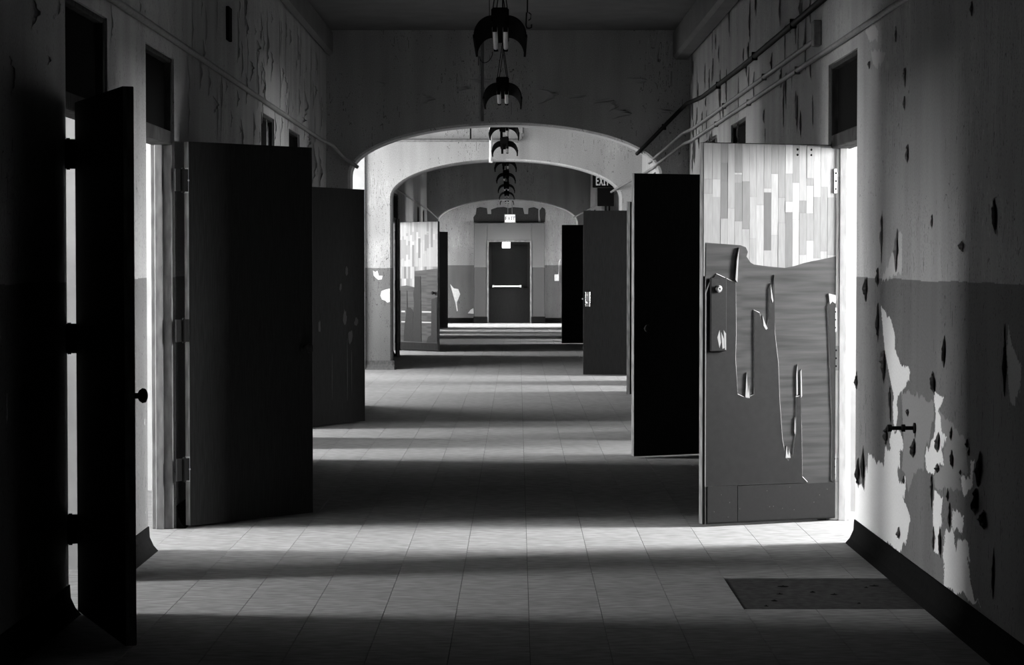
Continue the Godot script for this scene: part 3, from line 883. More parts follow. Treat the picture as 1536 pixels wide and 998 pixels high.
func build_shell(day: float) -> void:
	var lh := []
	for o in LEFT_OPEN:
		lh.append([o[0], o[1], 0.0, 2.60])
	var rh := []
	for o in RIGHT_OPEN:
		rh.append([o[0], o[1], 0.0, 2.60])
	# right wall
	var wr := Node3D.new(); wr.name = "wall_right"; add_child(wr)
	tag(wr, "right corridor wall with pale paint over a dark dado, peeling badly near the floor", "wall", "", "structure")
	var st := new_st()
	side_wall(st, XR, 1.0, -2.0, 13.0, rh)
	obj("plaster", st, M.wall_near, wr)
	st = new_st()
	side_wall(st, XR, 1.0, 13.0, 54.0, rh)
	obj("plaster", st, M.wall, wr)
	# left wall: open to a bay between the first two arches
	var wl := Node3D.new(); wl.name = "wall_left"; add_child(wl)
	tag(wl, "left corridor wall with long upright cracks and curls in pale paint", "wall", "", "structure")
	st = new_st()
	side_wall(st, XL, -1.0, -2.0, 22.7, lh)
	obj("plaster", st, M.wall, wl)
	st = new_st()
	side_wall(st, XL, -1.0, 30.4, 54.0, lh)
	obj("plaster", st, M.wall, wl)
	arch_wall("wall_arch_first", "cross wall with the first wide flat arch, unlit face cracked", 22.3, 0.4, XL, XR, 3.0, M.wall_cross)
	arch_wall("wall_arch_second", "brightly lit cross wall with the second arch beyond the bay", 30.2, 0.4, -3.8, XR, 5.2, M.wall_cross)
	arch_wall("wall_arch_third", "dim cross wall with the last arch before the end doorway", 49.5, 0.4, XL, XR, 4.1, M.wall_cross)
	# wall of the bay behind the first arch
	st = new_st()
	box(st, P(-3.8, 0, 22.6), P(XL - WT, HC, 22.7), 2, 1.0)
	tag(obj("wall_bay", st, M.wall_cross), "plaster wall closing the lit bay behind the first arch", "wall", "", "structure")
	st = new_st()
	box(st, P(XL - WT, 0, -2.1), P(XR + WT, HC, -2.0), 2, 1.0)
	tag(obj("wall_back", st, M.wall_cross), "plain plaster wall closing the corridor behind the viewer", "wall", "", "structure")
	# ceiling
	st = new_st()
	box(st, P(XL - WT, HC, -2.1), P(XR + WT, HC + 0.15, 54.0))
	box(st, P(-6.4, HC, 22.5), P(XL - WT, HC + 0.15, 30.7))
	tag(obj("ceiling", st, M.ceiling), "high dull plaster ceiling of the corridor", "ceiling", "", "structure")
	# boxed chases in the corners under the ceiling
	for c in [[XR - 0.17, XR, 3.52, "boxed chase with a rounded edge under the ceiling above the right wall"], [XL, XL + 0.07, 3.56, "shallow ledge under the ceiling along the left wall"]]:
		st = new_st()
		soft_box(st, Vector3(c[0], c[2], -22.3), Vector3(c[1], HC, 2.0), 0.03)
		frame_count += 1
		tag(obj("trim_%d" % frame_count, st, M.ceiling), c[3], "trim", "", "structure")
	# bases
	var bl := Node3D.new(); bl.name = "baseboard_left"; add_child(bl)
	tag(bl, "dark coved base along the left wall", "baseboard", "", "structure")
	var br := Node3D.new(); br.name = "baseboard_right"; add_child(br)
	tag(br, "dark coved base along the right wall", "baseboard", "", "structure")
	var runs := [[bl, XL, 1.0, LEFT_OPEN, [[-2.0, 22.3], [30.6, 49.5], [49.9, 53.1]]], [br, XR, -1.0, RIGHT_OPEN, [[-2.0, 22.3], [22.7, 30.2], [30.6, 49.5], [49.9, 53.1]]]]
	for r in runs:
		for seg in r[4]:
			var d: float = seg[0]
			for o in r[3]:
				if o[0] > d and o[0] < seg[1]:
					base_run(r[0], r[1], r[2], d, o[0])
					d = o[1]
			base_run(r[0], r[1], r[2], d, seg[1])
	var ba := Node3D.new(); ba.name = "baseboard_arch"; add_child(ba)
	tag(ba, "coved base at the feet of the arch piers", "baseboard", "", "structure")
	for d in [22.3, 30.2, 49.5]:
		base_cross(ba, d, (-3.5 if d == 30.2 else XL), AX - AHW + 0.03, M.stone)
		base_cross(ba, d, AX + AHW - 0.03, XR, M.stone)
		base_run(ba, AX - AHW, 1.0, d - 0.02, d + 0.4, M.stone)
		base_run(ba, AX + AHW, -1.0, d - 0.02, d + 0.4, M.stone)
	# frames
	var lab_l := ["flaking frame of the near left doorway with a black transom", "flaking frame of the second left doorway with a black transom", "frame of the third left doorway, its transom above a dark door", "frame of the fourth left doorway close to the first arch", "frame of the double doorway beyond the second arch", "frame of a far left doorway", "frame of the last left doorway", "frame of the left opening by the end wall"]
	for i in LEFT_OPEN.size():
		door_frame(XL, -1.0, LEFT_OPEN[i][0], LEFT_OPEN[i][1], M.frame, lab_l[i])
	var lab_r := ["white painted frame of the near right doorway beside the torn door", "frame of the second right doorway, black transom over the torn door", "frame of the third right doorway close to the first arch", "frame of the nearer right doorway in the bay", "frame of the farther right doorway in the bay", "frame of a right doorway beyond the second arch", "frame of the next right doorway beyond the second arch", "frame of the last right doorway", "frame of the right opening by the end wall"]
	for i in RIGHT_OPEN.size():
		door_frame(XR, 1.0, RIGHT_OPEN[i][0], RIGHT_OPEN[i][1], M.frame_white if i == 0 else M.frame, lab_r[i])
	# rooms and their windows
	room(-1.0, 6.6, 10.55, [[9.15, 9.85]], day * 0.9, XO, 1.8, 3.3)
	room(-1.0, 10.7, 14.2, [[11.05, 11.85]], day)
	room(-1.0, 14.35, 17.9, [[16.5, 17.3]], day)
	room(-1.0, 18.05, 21.9, [[18.6, 19.4]], day)
	room(-1.0, 33.4, 38.0, [[35.2, 36.1]], day)
	room(-1.0, 42.6, 45.8, [[44.4, 45.2]], day)
	room(-1.0, 46.0, 49.2, [[47.1, 47.9]], day)
	room(-1.0, 49.5, 53.4, [[50.4, 52.2]], day * 1.2)
	room(1.0, 9.2, 13.0, [[11.95, 12.95]], day * 2.3, XO, 1.65, 3.25)
	room(1.0, 14.8, 18.6, [[17.1, 18.0]], day)
	room(1.0, 18.75, 22.2, [[20.4, 21.1]], day * 0.45)
	room(1.0, 23.0, 26.6, [[25.2, 26.1]], day)
	room(1.0, 26.75, 30.0, [[27.4, 28.4]], day)
	room(1.0, 38.3, 40.85, [[39.8, 40.6]], day)
	room(1.0, 41.0, 44.0, [[41.3, 42.1]], day)
	room(1.0, 45.2, 48.6, [[46.6, 47.5]], day)
	room(1.0, 49.5, 53.4, [[50.4, 52.2]], day * 1.2)
	room(-1.0, 22.75, 30.15, [[23.0, 25.0], [27.4, 29.8]], day * 0.10, 3.5, 0.9, 3.3, HC)

func build_floor() -> void:
	var fl := Node3D.new(); fl.name = "floor"; add_child(fl)
	tag(fl, "worn corridor floor of pale square tiles", "floor", "", "structure")
	var st := new_st()
	box(st, P(-6.6, -0.2, -2.2), P(6.6, -0.006, 55.0))
	obj("subfloor", st, M.subfloor, fl)
	var rl := new_st()
	box(rl, P(-6.5, -0.006, -2.0), P(-1.84, 0.0, 54.0))
	box(rl, P(1.81, -0.006, -2.0), P(6.5, 0.0, 54.0))
	obj("room_floor", rl, M.tiles[1], fl)
	var T := 0.306
	var slope := 0.0039
	var x_of := func(k: int, d: float) -> float: return 0.046 + slope * d + T * k
	var meshes := []
	for wdt in [T, 0.19]:
		var s := new_st()
		box(s, Vector3(0.0012, -0.006, -T), Vector3(wdt - 0.0012, 0.0, 0.0))
		meshes.append(s.commit())
	var turn := Basis(Vector3.UP, -slope)
	var d0 := 7.8
	var rows := 25
	var hole := Rect2(1.0, 9.36, 1.0, 0.76)
	for r in rows:
		for k in range(-6, 6):
			var d := d0 + T * r
			var x: float = x_of.call(k, d)
			var sc := 1.0
			if x > 0.99:
				if d > 9.3 and d < 9.95:
					continue      # tiles gone: bare dark patch
				if d >= 9.95 and d < 10.1:
					sc = (d + T - 10.11) / T
					d = 10.11
			share("floor_tile", meshes[1 if k == 5 else 0], M.tiles[rng.randi() % 4], fl, Transform3D(turn * Basis.from_scale(Vector3(1, 1, sc)), P(x, rng.randf_range(-0.0001, 0.0001), d)))
	var far_mesh := ArrayMesh.new()
	for v in 4:
		var far := new_st()
		for part in [[4.0, d0, 13], [d0 + T * rows, 53.2, 124]]:
			for r in part[2]:
				for k in range(-7, 6):
					var d: float = part[0] + T * r
					if (r * 7 + k * 13 + 200 + (r * k) % 5) % 4 != v or d + T > part[1] + 0.3:
						continue
					var x0: float = maxf(x_of.call(k, d) + 0.0012, -1.84)
					var x1: float = minf(x_of.call(k + 1, d) - 0.0012, 1.81)
					if x1 - x0 > 0.01:
						box(far, P(x0, -0.006, d), P(x1, 0.0, d + T))
		far.set_material(M.tiles[v])
		far.commit(far_mesh)
	var fo := MeshInstance3D.new()
	fo.name = "floor_tiles"
	fo.mesh = far_mesh
	fo.set_meta("kind", "stuff")
	fl.add_child(fo)
	# narrow filler strip between the last column and the left base
	var fs := new_st()
	box(fs, P(-1.84, -0.006, d0), P(-1.735, -0.0012, d0 + T * rows))
	obj("edge_strip", fs, M.tiles[0], fl)
	# crumbs of old adhesive in the bare patch
	var cr := new_st()
	for i in 9:
		var c := P(rng.randf_range(1.05, 1.72), -0.006, rng.randf_range(9.42, 10.07))
		lathe(cr, c, Vector3.UP, [[0.0, rng.randf_range(0.008, 0.03)], [rng.randf_range(0.002, 0.005), 0.004], [0.006, 0.0]], 7)
	var co := obj("adhesive_crumbs", cr, M.base, fl)
	co.set_meta("kind", "stuff")

func build_doors() -> void:
	# 1: near left door, swung towards the camera, free edge facing it
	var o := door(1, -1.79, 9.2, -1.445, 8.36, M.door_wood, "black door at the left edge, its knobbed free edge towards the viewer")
	for h in [0.36, 1.16, 1.93]:
		var hs := new_st()
		soft_box(hs, Vector3(-0.012, h - 0.062, -0.02), Vector3(-0.002, h + 0.062, 0.048), 0.003)
		soft_box(hs, Vector3(-0.012, h - 0.062, 0.051), Vector3(-0.002, h + 0.062, 0.115), 0.003)
		lathe(hs, Vector3(-0.007, h - 0.066, 0.0495), Vector3.UP, [[0.0, 0.0], [0.0, 0.008], [0.132, 0.008], [0.132, 0.0]], 10)
		obj("hinge", hs, M.iron, o).set_meta("label", "dark butt hinge bridging to the jamb")
	knob(o, 0.83, 0.965, -1.0, M.iron)
	knob(o, 0.83, 0.965, 1.0, M.iron)
	# 2: large black door on the left
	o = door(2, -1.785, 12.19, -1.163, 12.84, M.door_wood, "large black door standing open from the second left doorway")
	hinges(o, 0.09, 1.0, [0.33, 1.10, 1.93], M.iron)
	for h in [0.33, 1.93]:
		var st := new_st()
		box(st, Vector3(-0.003, h - 0.07, -0.02), Vector3(-0.0016, h + 0.07, 0.02))
		screws(st, [[-0.002, h]], 0.02, 1.0)
		obj("hinge_plate", st, M.plate_paint, o)
	knob(o, 0.83, 0.98, 1.0, M.iron)
	# 3: black door before the first arch
	o = door(3, -1.79, 19.48, -1.35, 20.27, M.door_wood, "black door with pale smudges and drips, before the first arch")
	hinges(o, 0.07, 1.0)
	for p in [[0.60, 1.40, 0.022, 0.045], [0.50, 1.25, 0.018, 0.035], [0.57, 0.98, 0.03, 0.06], [0.66, 0.80, 0.032, 0.06], [0.76, 0.93, 0.03, 0.04], [0.16, 0.9, 0.02, 0.05], [0.61, 0.5, 0.005, 0.25], [0.68, 0.5, 0.004, 0.2], [0.36, 0.45, 0.003, 0.2]]:
		var st := new_st()
		var pts := []
		for k in 14:
			var a := TAU * k / 14
			var r := 1.0 + rng.randf_range(-0.3, 0.25)
			pts.append([p[0] + p[2] * cos(a) * r, p[1] + p[3] * sin(a) * r])
		plate(st, pts, 0.0224, 0.0232)
		obj("paint_smudge", st, M.smudge, o)
	# 4: torn door, first on the right
	var ta := Vector2(1.07 - 1.83, 12.26 - 12.56)
	var tw := 0.878
	var td := ta.normalized() * tw
	o = door(4, 1.83, 12.56, 1.83 + td.x, 12.56 + td.y, M.veneer_dark, "torn wooden door with bared pale core strips above splintered veneer", 0.03)
	o.transform.basis.x *= ta.length() / tw
	torn_door(o, -1.0, false)
	var zf := -0.0225
	var kp := new_st()
	soft_box(kp, Vector3(-0.022, 0.022, zf - 0.0155), Vector3(0.650, 0.222, zf - 0.0095), 0.0008)
	soft_box(kp, Vector3(0.653, 0.022, zf - 0.0155), Vector3(0.852, 0.226, zf - 0.0095), 0.0008)
	obj("kick_plate", kp, M.kick, o)
	var ks := new_st()
	var kpts := []
	for i in 14:
		kpts.append([rng.randf_range(0.0, 0.83), rng.randf_range(0.04, 0.21)])
	screws(ks, kpts, zf - 0.0155, -1.0, 0.003)
	obj("nail_heads", ks, M.speck, o)
	var lb := new_st()
	soft_box(lb, Vector3(0.738, 0.983, zf - 0.032), Vector3(0.842, 1.392, zf - 0.0095), 0.003)
	var bar := obj("lock_guard", lb, M.kick, o)
	bar.set_meta("label", "dark raised guard plate over the lock")
	var bolt := new_st()
	lathe(bolt, Vector3(0.795, 1.33, zf - 0.032), Vector3(0, 0, -1), [[0.0, 0.02], [0.012, 0.02], [0.018, 0.012], [0.018, 0.006], [0.012, 0.0]], 14)
	obj("bolt_head", bolt, M.steel, bar)
	var sc := new_st()
	for s in [[[0.785, 1.0], [0.80, 1.06], [0.785, 1.10], [0.776, 1.03]], [[0.765, 0.995], [0.775, 1.09], [0.755, 1.05], [0.752, 1.0]], [[0.748, 0.99], [0.758, 1.10], [0.742, 1.08], [0.741, 0.99]]]:
		plate(sc, s, zf - 0.0315, zf - 0.0326)
	obj("scratches", sc, M.raw_wood, bar)
	for h in [0.31, 1.15, 1.94]:
		var hp := new_st()
		box(hp, Vector3(-0.0325, h - 0.07, -0.022), Vector3(-0.0305, h + 0.07, 0.022))
		box(hp, Vector3(-0.029, h - 0.07, zf - 0.012), Vector3(-0.006, h + 0.07, zf - 0.0035))
		obj("hinge", hp, M.plate_paint, o)
		var hh := new_st()
		screws(hh, [[-0.018, h - 0.045], [-0.018, h + 0.0], [-0.018, h + 0.045]], zf - 0.0121, -1.0, 0.006)
		obj("screw_heads", hh, M.black, o)
	var holes := new_st()
	screws(holes, [[0.243, 2.115], [0.243, 2.085], [0.149, 2.115], [0.149, 2.085]], zf - 0.0042, -1.0, 0.007)
	obj("screw_holes", holes, M.black, o)
	# 5: black door behind the torn one
	o = door(5, 1.79, 16.95, 0.93, 16.55, M.door_wood, "black door directly behind the torn wooden door")
	hinges(o, 0.04, -1.0)
	knob(o, 0.86, 0.98, -1.0, M.iron)
	# 6: thin strip of a dark door in the bay
	o = door(6, 1.79, 25.12, 1.316, 24.32, M.door_wood, "dark door seen nearly edge on in the bay, half hidden by the black door")
	hinges(o, 0.04, -1.0)
	# 7: brown door with a latch plate
	o = door(7, 1.79, 28.5, 0.965, 28.62, M.door_wood, "grey brown door with a bright latch plate in the bay")
	hinges(o, 0.04, -1.0)
	var lp := new_st()
	soft_box(lp, Vector3(0.745, 0.90, zf - 0.006), Vector3(0.805, 1.09, zf), 0.002)
	lathe(lp, Vector3(0.775, 0.95, zf), Vector3(0, 0, -1), [[0.0, 0.012], [0.03, 0.012], [0.04, 0.026], [0.055, 0.02], [0.06, 0.0]], 14)
	lathe(lp, Vector3(0.775, 1.05, zf - 0.006), Vector3(0, 0, -1), [[0.0, 0.018], [0.008, 0.016], [0.01, 0.0]], 14)
	lathe(lp, Vector3(0.834, 1.0, 0), Vector3(1, 0, 0), [[0.0, 0.01], [0.02, 0.01], [0.022, 0.0]], 10)
	obj("latch_plate", lp, M.chrome, o)
	# 8: black door beyond the second arch, right
	o = door(8, 1.79, 39.72, 0.945, 39.6, M.door_wood, "black door standing across the right side beyond the second arch")
	hinges(o, 0.04, -1.0)
	# 9 and 10: the double doorway beyond the second arch
	o = door(9, -1.79, 34.95, -1.72, 34.05, M.door_wood, "black door folded back against the wall beside the far torn door")
	hinges(o, 0.04, 1.0)
	o = door(10, -1.80, 36.8, -1.16, 36.2, M.veneer_dark, "far torn wooden door with a round knob beyond the second arch")
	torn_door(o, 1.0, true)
	knob(o, 0.80, 0.97, 1.0, M.iron)
	hinges(o, 0.04, -1.0)
	var kk := new_st()
	soft_box(kk, Vector3(0.0, 0.016, 0.032), Vector3(0.86, 0.14, 0.035), 0.001)
	obj("kick_plate", kk, M.door_wood, o)
	# 11: last door on the left
	o = door(11, -1.79, 48.0, -1.38, 48.78, M.door_wood, "farthest dark door on the left, before the last arch")
	hinges(o, 0.04, 1.0)
	# white hinge plates left on the far jamb of the first right doorway
	var jamb_frame := get_node("trim_11")
	for h in [0.29, 0.93]:
		var jp := new_st()
		box(jp, Vector3(0.03, h - 0.07, -1.012), Vector3(0.085, h + 0.07, -1.007))
		var js := obj("hinge_plate", jp, M.plate_paint, jamb_frame)
		var jh := new_st()
		screws(jh, [[0.045, h - 0.045], [0.045, h], [0.045, h + 0.045], [0.07, h + 0.02], [0.07, h - 0.02]], -1.007, 1.0, 0.006)
		obj("screw_heads", jh, M.black, js)

func build_fixtures() -> void:
	var words := ["nearest hanging fluorescent fixture, largest of the row", "second hanging fluorescent fixture, before the first arch", "third hanging fixture, its top hidden by the first arch", "fourth hanging fixture, tilted, in the bright bay", "fifth hanging fixture, its top hidden by the second arch", "sixth hanging fixture beyond the second arch", "seventh hanging fixture beyond the second arch", "eighth hanging fixture, just before the last arch", "ninth hanging fixture, beyond the last arch"]
	var ds := [13.1, 18.0, 22.95, 26.6, 31.4, 36.2, 41.4, 46.0, 50.3]
	for i in ds.size():
		var tubes := [-1.0, 1.0]
		if i == 3:
			tubes = [1.0]
		if i == 5:
			tubes = [-1.0]
		if i == 2 or i == 4:
			tubes = [1.0]
		pendant(P(-0.055, 2.815, ds[i]), words[i], tubes, 0.03 if i == 3 else 0.0)
	# loop of wire under the nearest fixture
	var o := thing("loose_wire", "thin loop of loose wire under the nearest fixture", "wire", P(-0.055, 2.815, 14.34))
	var pts := []
	for k in 13:
		var a := PI * k / 12
		pts.append(Vector3(-0.095 + 0.042 * cos(a), 0.0 - 0.055 * sin(a) + 0.03 * (1.0 + cos(a)) * 0.5, 0))
	var st := new_st()
	tube(st, pts, 0.0025, 6)
	tube(st, [Vector3(-0.145, 0.0, 0), Vector3(-0.146, -0.06, 0)], 0.0025, 6)
	obj("wire", st, M.iron, o)
	# straight wire beside it and a chain with a hook
	o = thing("hanging_wire", "straight thin wire dropping to the nearest fixture", "wire", P(-0.12, 2.93, 13.3))
	st = new_st()
	tube(st, [Vector3(0, 0, 0), Vector3(0, HC - 2.93, 0)], 0.0025, 6)
	obj("wire", st, M.iron, o)
	o = thing("hanging_hook", "thin rod with a hook hanging from the ceiling beside the nearest fixture", "hook", P(0.115, 2.96, 14.0))
	st = new_st()
	tube(st, [Vector3(0, 0.10, 0), Vector3(0.0, HC - 2.96, 0)], 0.005, 6)
	tube(st, [Vector3(-0.006, 0.10, 0), Vector3(-0.009, 0.02, 0), Vector3(-0.004, 0.003, 0), Vector3(0.012, 0.0, 0), Vector3(0.025, 0.006, 0), Vector3(0.026, 0.025, 0)], 0.005, 6)
	tube(st, [Vector3(0.006, 0.05, 0), Vector3(0.02, 0.06, 0), Vector3(0.022, 0.09, 0), Vector3(0.008, 0.10, 0)], 0.004, 6)
	obj("rod", st, M.iron, o)

func build_end() -> void:
	# end wall with its doorway
	var we := Node3D.new(); we.name = "wall_end"; add_child(we)
	tag(we, "end wall of the corridor around the dark exit doorway", "wall", "", "structure")
	var de := 53.2
	var st := new_st()
	box(st, P(XL - WT, 0, de), P(-0.51, HC, de + 0.2), 2, 2.0)
	box(st, P(0.51, 0, de), P(XR + WT, HC, de + 0.2), 2, 2.0)
	box(st, P(-0.51, 1.96, de), P(0.51, HC, de + 0.2), 2, 2.0)
	obj("plaster", st, M.wall_cross, we)
	# projecting surround
	var su := new_st()
	var sl := new_st()
	for x in [[-0.85, -0.54], [0.54, 0.85]]:
		soft_box(su, P(x[0], 1.34, de - 0.13), P(x[1], 2.42, de), 0.01)
		soft_box(sl, P(x[0], 0.0, de - 0.13), P(x[1], 1.34, de), 0.01)
	soft_box(su, P(-0.54, 2.0, de - 0.13), P(0.54, 2.42, de), 0.01)
	obj("surround", su, M.surround, we)
	obj("surround_dado", sl, M.surround_low, we)
	var fr := new_st()
	for x in [[-0.54, -0.50], [0.50, 0.54]]:
		box(fr, P(x[0], 0, de - 0.14), P(x[1], 2.0, de + 0.05))
	box(fr, P(-0.50, 1.96, de - 0.14), P(0.50, 2.0, de + 0.05))
	obj("door_frame", fr, M.frame, we)
	for e in [[-1.0], [1.0]]:
		var b := new_st()
		soft_box(b, P(e[0] * 0.53, 0, de - 0.17), P(e[0] * 0.87, 0.16, de - 0.13), 0.01)
		obj("surround_base", b, M.base, we)
	base_cross(we, de, XL, -0.85)
	base_cross(we, de, 0.85, XR)
	# painted-out lettering over the door
	var lt := Node3D.new(); lt.name = "painted_out_lettering"; we.add_child(lt)
	lt.position = P(0, 0, de)
	var u := func(p: Array) -> Array: return [(640.0 + p[0] * 0.2204 - 764.0) / 62.0, 1.48 + (393.5 - (280.0 + p[1] * 0.2204)) / 62.0]
	for poly in [[[322, 246], [318, 212], [335, 190], [340, 150], [365, 143], [410, 150], [415, 190], [440, 190], [438, 160], [480, 145], [525, 142], [560, 150], [590, 143], [655, 148], [665, 190], [690, 190], [692, 150], [730, 143], [760, 155], [760, 246], [560, 247], [400, 247]], [[768, 165], [785, 143], [805, 155], [810, 185], [805, 245], [775, 245], [768, 200]]]:
		var q := []
		for p in poly:
			q.append(u.call(p))
		var pst := new_st()
		plate(pst, q, 0.0, 0.004)
		obj("dark_patch", pst, M.paint_black, lt)
	# bare patches of plaster
	for poly in [[[160, 665], [185, 695], [215, 700], [228, 735], [215, 770], [205, 790], [212, 850], [205, 850], [195, 790], [180, 740], [168, 695]], [[280, 865], [300, 840], [318, 830], [320, 868]]]:
		var q := []
		for p in poly:
			q.append(u.call(p))
		var pst := new_st()
		plate(pst, q, 0.0, 0.003)
		var bp := obj("bare_patch", pst, M.plaster, we)
		bp.position = P(0, 0, de)
	# the exit door with its push bar
	var o := thing("door_12", "black exit door at the far end, glazed above a bright push bar", "door", P(-0.50, 0, de + 0.02), "", "structure")
	st = new_st()
	soft_box(st, Vector3(0.003, 0.01, -0.045), Vector3(0.997, 0.86, 0.0), 0.003)
	obj("lower_panel", st, M.door_wood, o)
	st = new_st()
	for x in [0.003, 0.937]:
		soft_box(st, Vector3(x, 0.86, -0.045), Vector3(x + 0.06, 1.957, 0.0), 0.003)
	soft_box(st, Vector3(0.063, 1.897, -0.045), Vector3(0.937, 1.957, 0.0), 0.003)
	obj("stiles", st, M.door_wood, o)
	st = new_st()
	box(st, Vector3(0.063, 0.86, -0.025), Vector3(0.937, 1.897, -0.019))
	obj("pane", st, M.tinted, o)
	var ps := new_st()
	for b in [[P(-1.0, -0.1, de + 0.12), P(-0.9, 2.7, de + 6.1)], [P(0.9, -0.1, de + 0.12), P(1.0, 2.7, de + 6.1)], [P(-1.0, 2.6, de + 0.12), P(1.0, 2.7, de + 6.1)], [P(-1.0, 0, de + 6.0), P(1.0, 2.6, de + 6.1)], [P(-1.0, -0.1, de + 0.12), P(1.0, -0.001, de + 6.1)]]:
		box(ps, b[0], b[1], 2, 1.0)
	tag(obj("wall_passage", ps, M.wall_cross), "unlit passage behind the glazed exit door", "wall", "", "structure")
	st = new_st()
	tube(st, [Vector3(0.09, 0.89, 0.07), Vector3(0.79, 0.89, 0.07)], 0.021, 12)
	for x in [0.11, 0.77]:
		soft_box(st, Vector3(x - 0.02, 0.86, 0.0), Vector3(x + 0.02, 0.92, 0.075), 0.003)
	obj("push_bar", st, M.bar, o)
	# small lit sign at the head of the exit doorway
	o = thing("lit_sign", "small glaring lit sign at the head of the exit doorway", "sign", P(-0.075, 1.81, de - 0.10))
	st = new_st()
	soft_box(st, Vector3(-0.10, 0, -0.03), Vector3(0.10, 0.15, 0.02), 0.006)
	obj("light_panel", st, M.sign_bright, o)
	var l := OmniLight3D.new()
	l.name = "lit_sign_light"; add_child(l)
	l.position = P(-0.075, 1.88, de - 0.22)
	l.light_energy = 0.02; l.light_size = 0.08; l.omni_range = 60.0; l.omni_attenuation = 2.0; l.shadow_enabled = true
	# hanging exit sign before it
	o = thing("hanging_exit_sign", "glowing exit sign hung on two rods over the end doorway", "sign", P(0.015, 2.40, 52.0))
	st = new_st()
	soft_box(st, Vector3(-0.135, 0, -0.05), Vector3(0.135, 0.21, 0.0), 0.006)
	obj("case", st, M.conduit, o)
	st = new_st()
	box(st, Vector3(-0.118, 0.018, 0.0), Vector3(0.118, 0.192, 0.004))
	obj("light_panel", st, M.sign_glow, o)
	lettering("EXIT", 0.085, 0.004, M.letter_dark, o, Vector3(0, 0.105, 0.006))
	for x in [-0.05, 0.05]:
		st = new_st()
		tube(st, [Vector3(x, 0.21, -0.025), Vector3(x, HC - 2.40, -0.025)], 0.008, 8)
		obj("rod", st, M.conduit, o)
	l = OmniLight3D.new()
	l.name = "exit_sign_light"; add_child(l)
	l.position = P(0.015, 2.5, 51.9)
	l.light_energy = 0.03; l.light_size = 0.1; l.omni_range = 60.0; l.omni_attenuation = 2.0; l.shadow_enabled = true
	# telephone box on the end wall
	o = thing("wall_switch_box", "pale small box with a conduit on the end wall, right of the surround", "box", P(1.14, 1.02, de))
	st = new_st()
	soft_box(st, Vector3(-0.05, 0, 0.0), Vector3(0.06, 0.16, 0.06), 0.008)
	obj("case", st, M.pipe_white, o)
	st = new_st()
	tube(st, [Vector3(0.05, 0.16, 0.03), Vector3(0.06, 0.45, 0.03), Vector3(0.09, 0.52, 0.03)], 0.012, 8)
	obj("conduit", st, M.pipe_white, o)

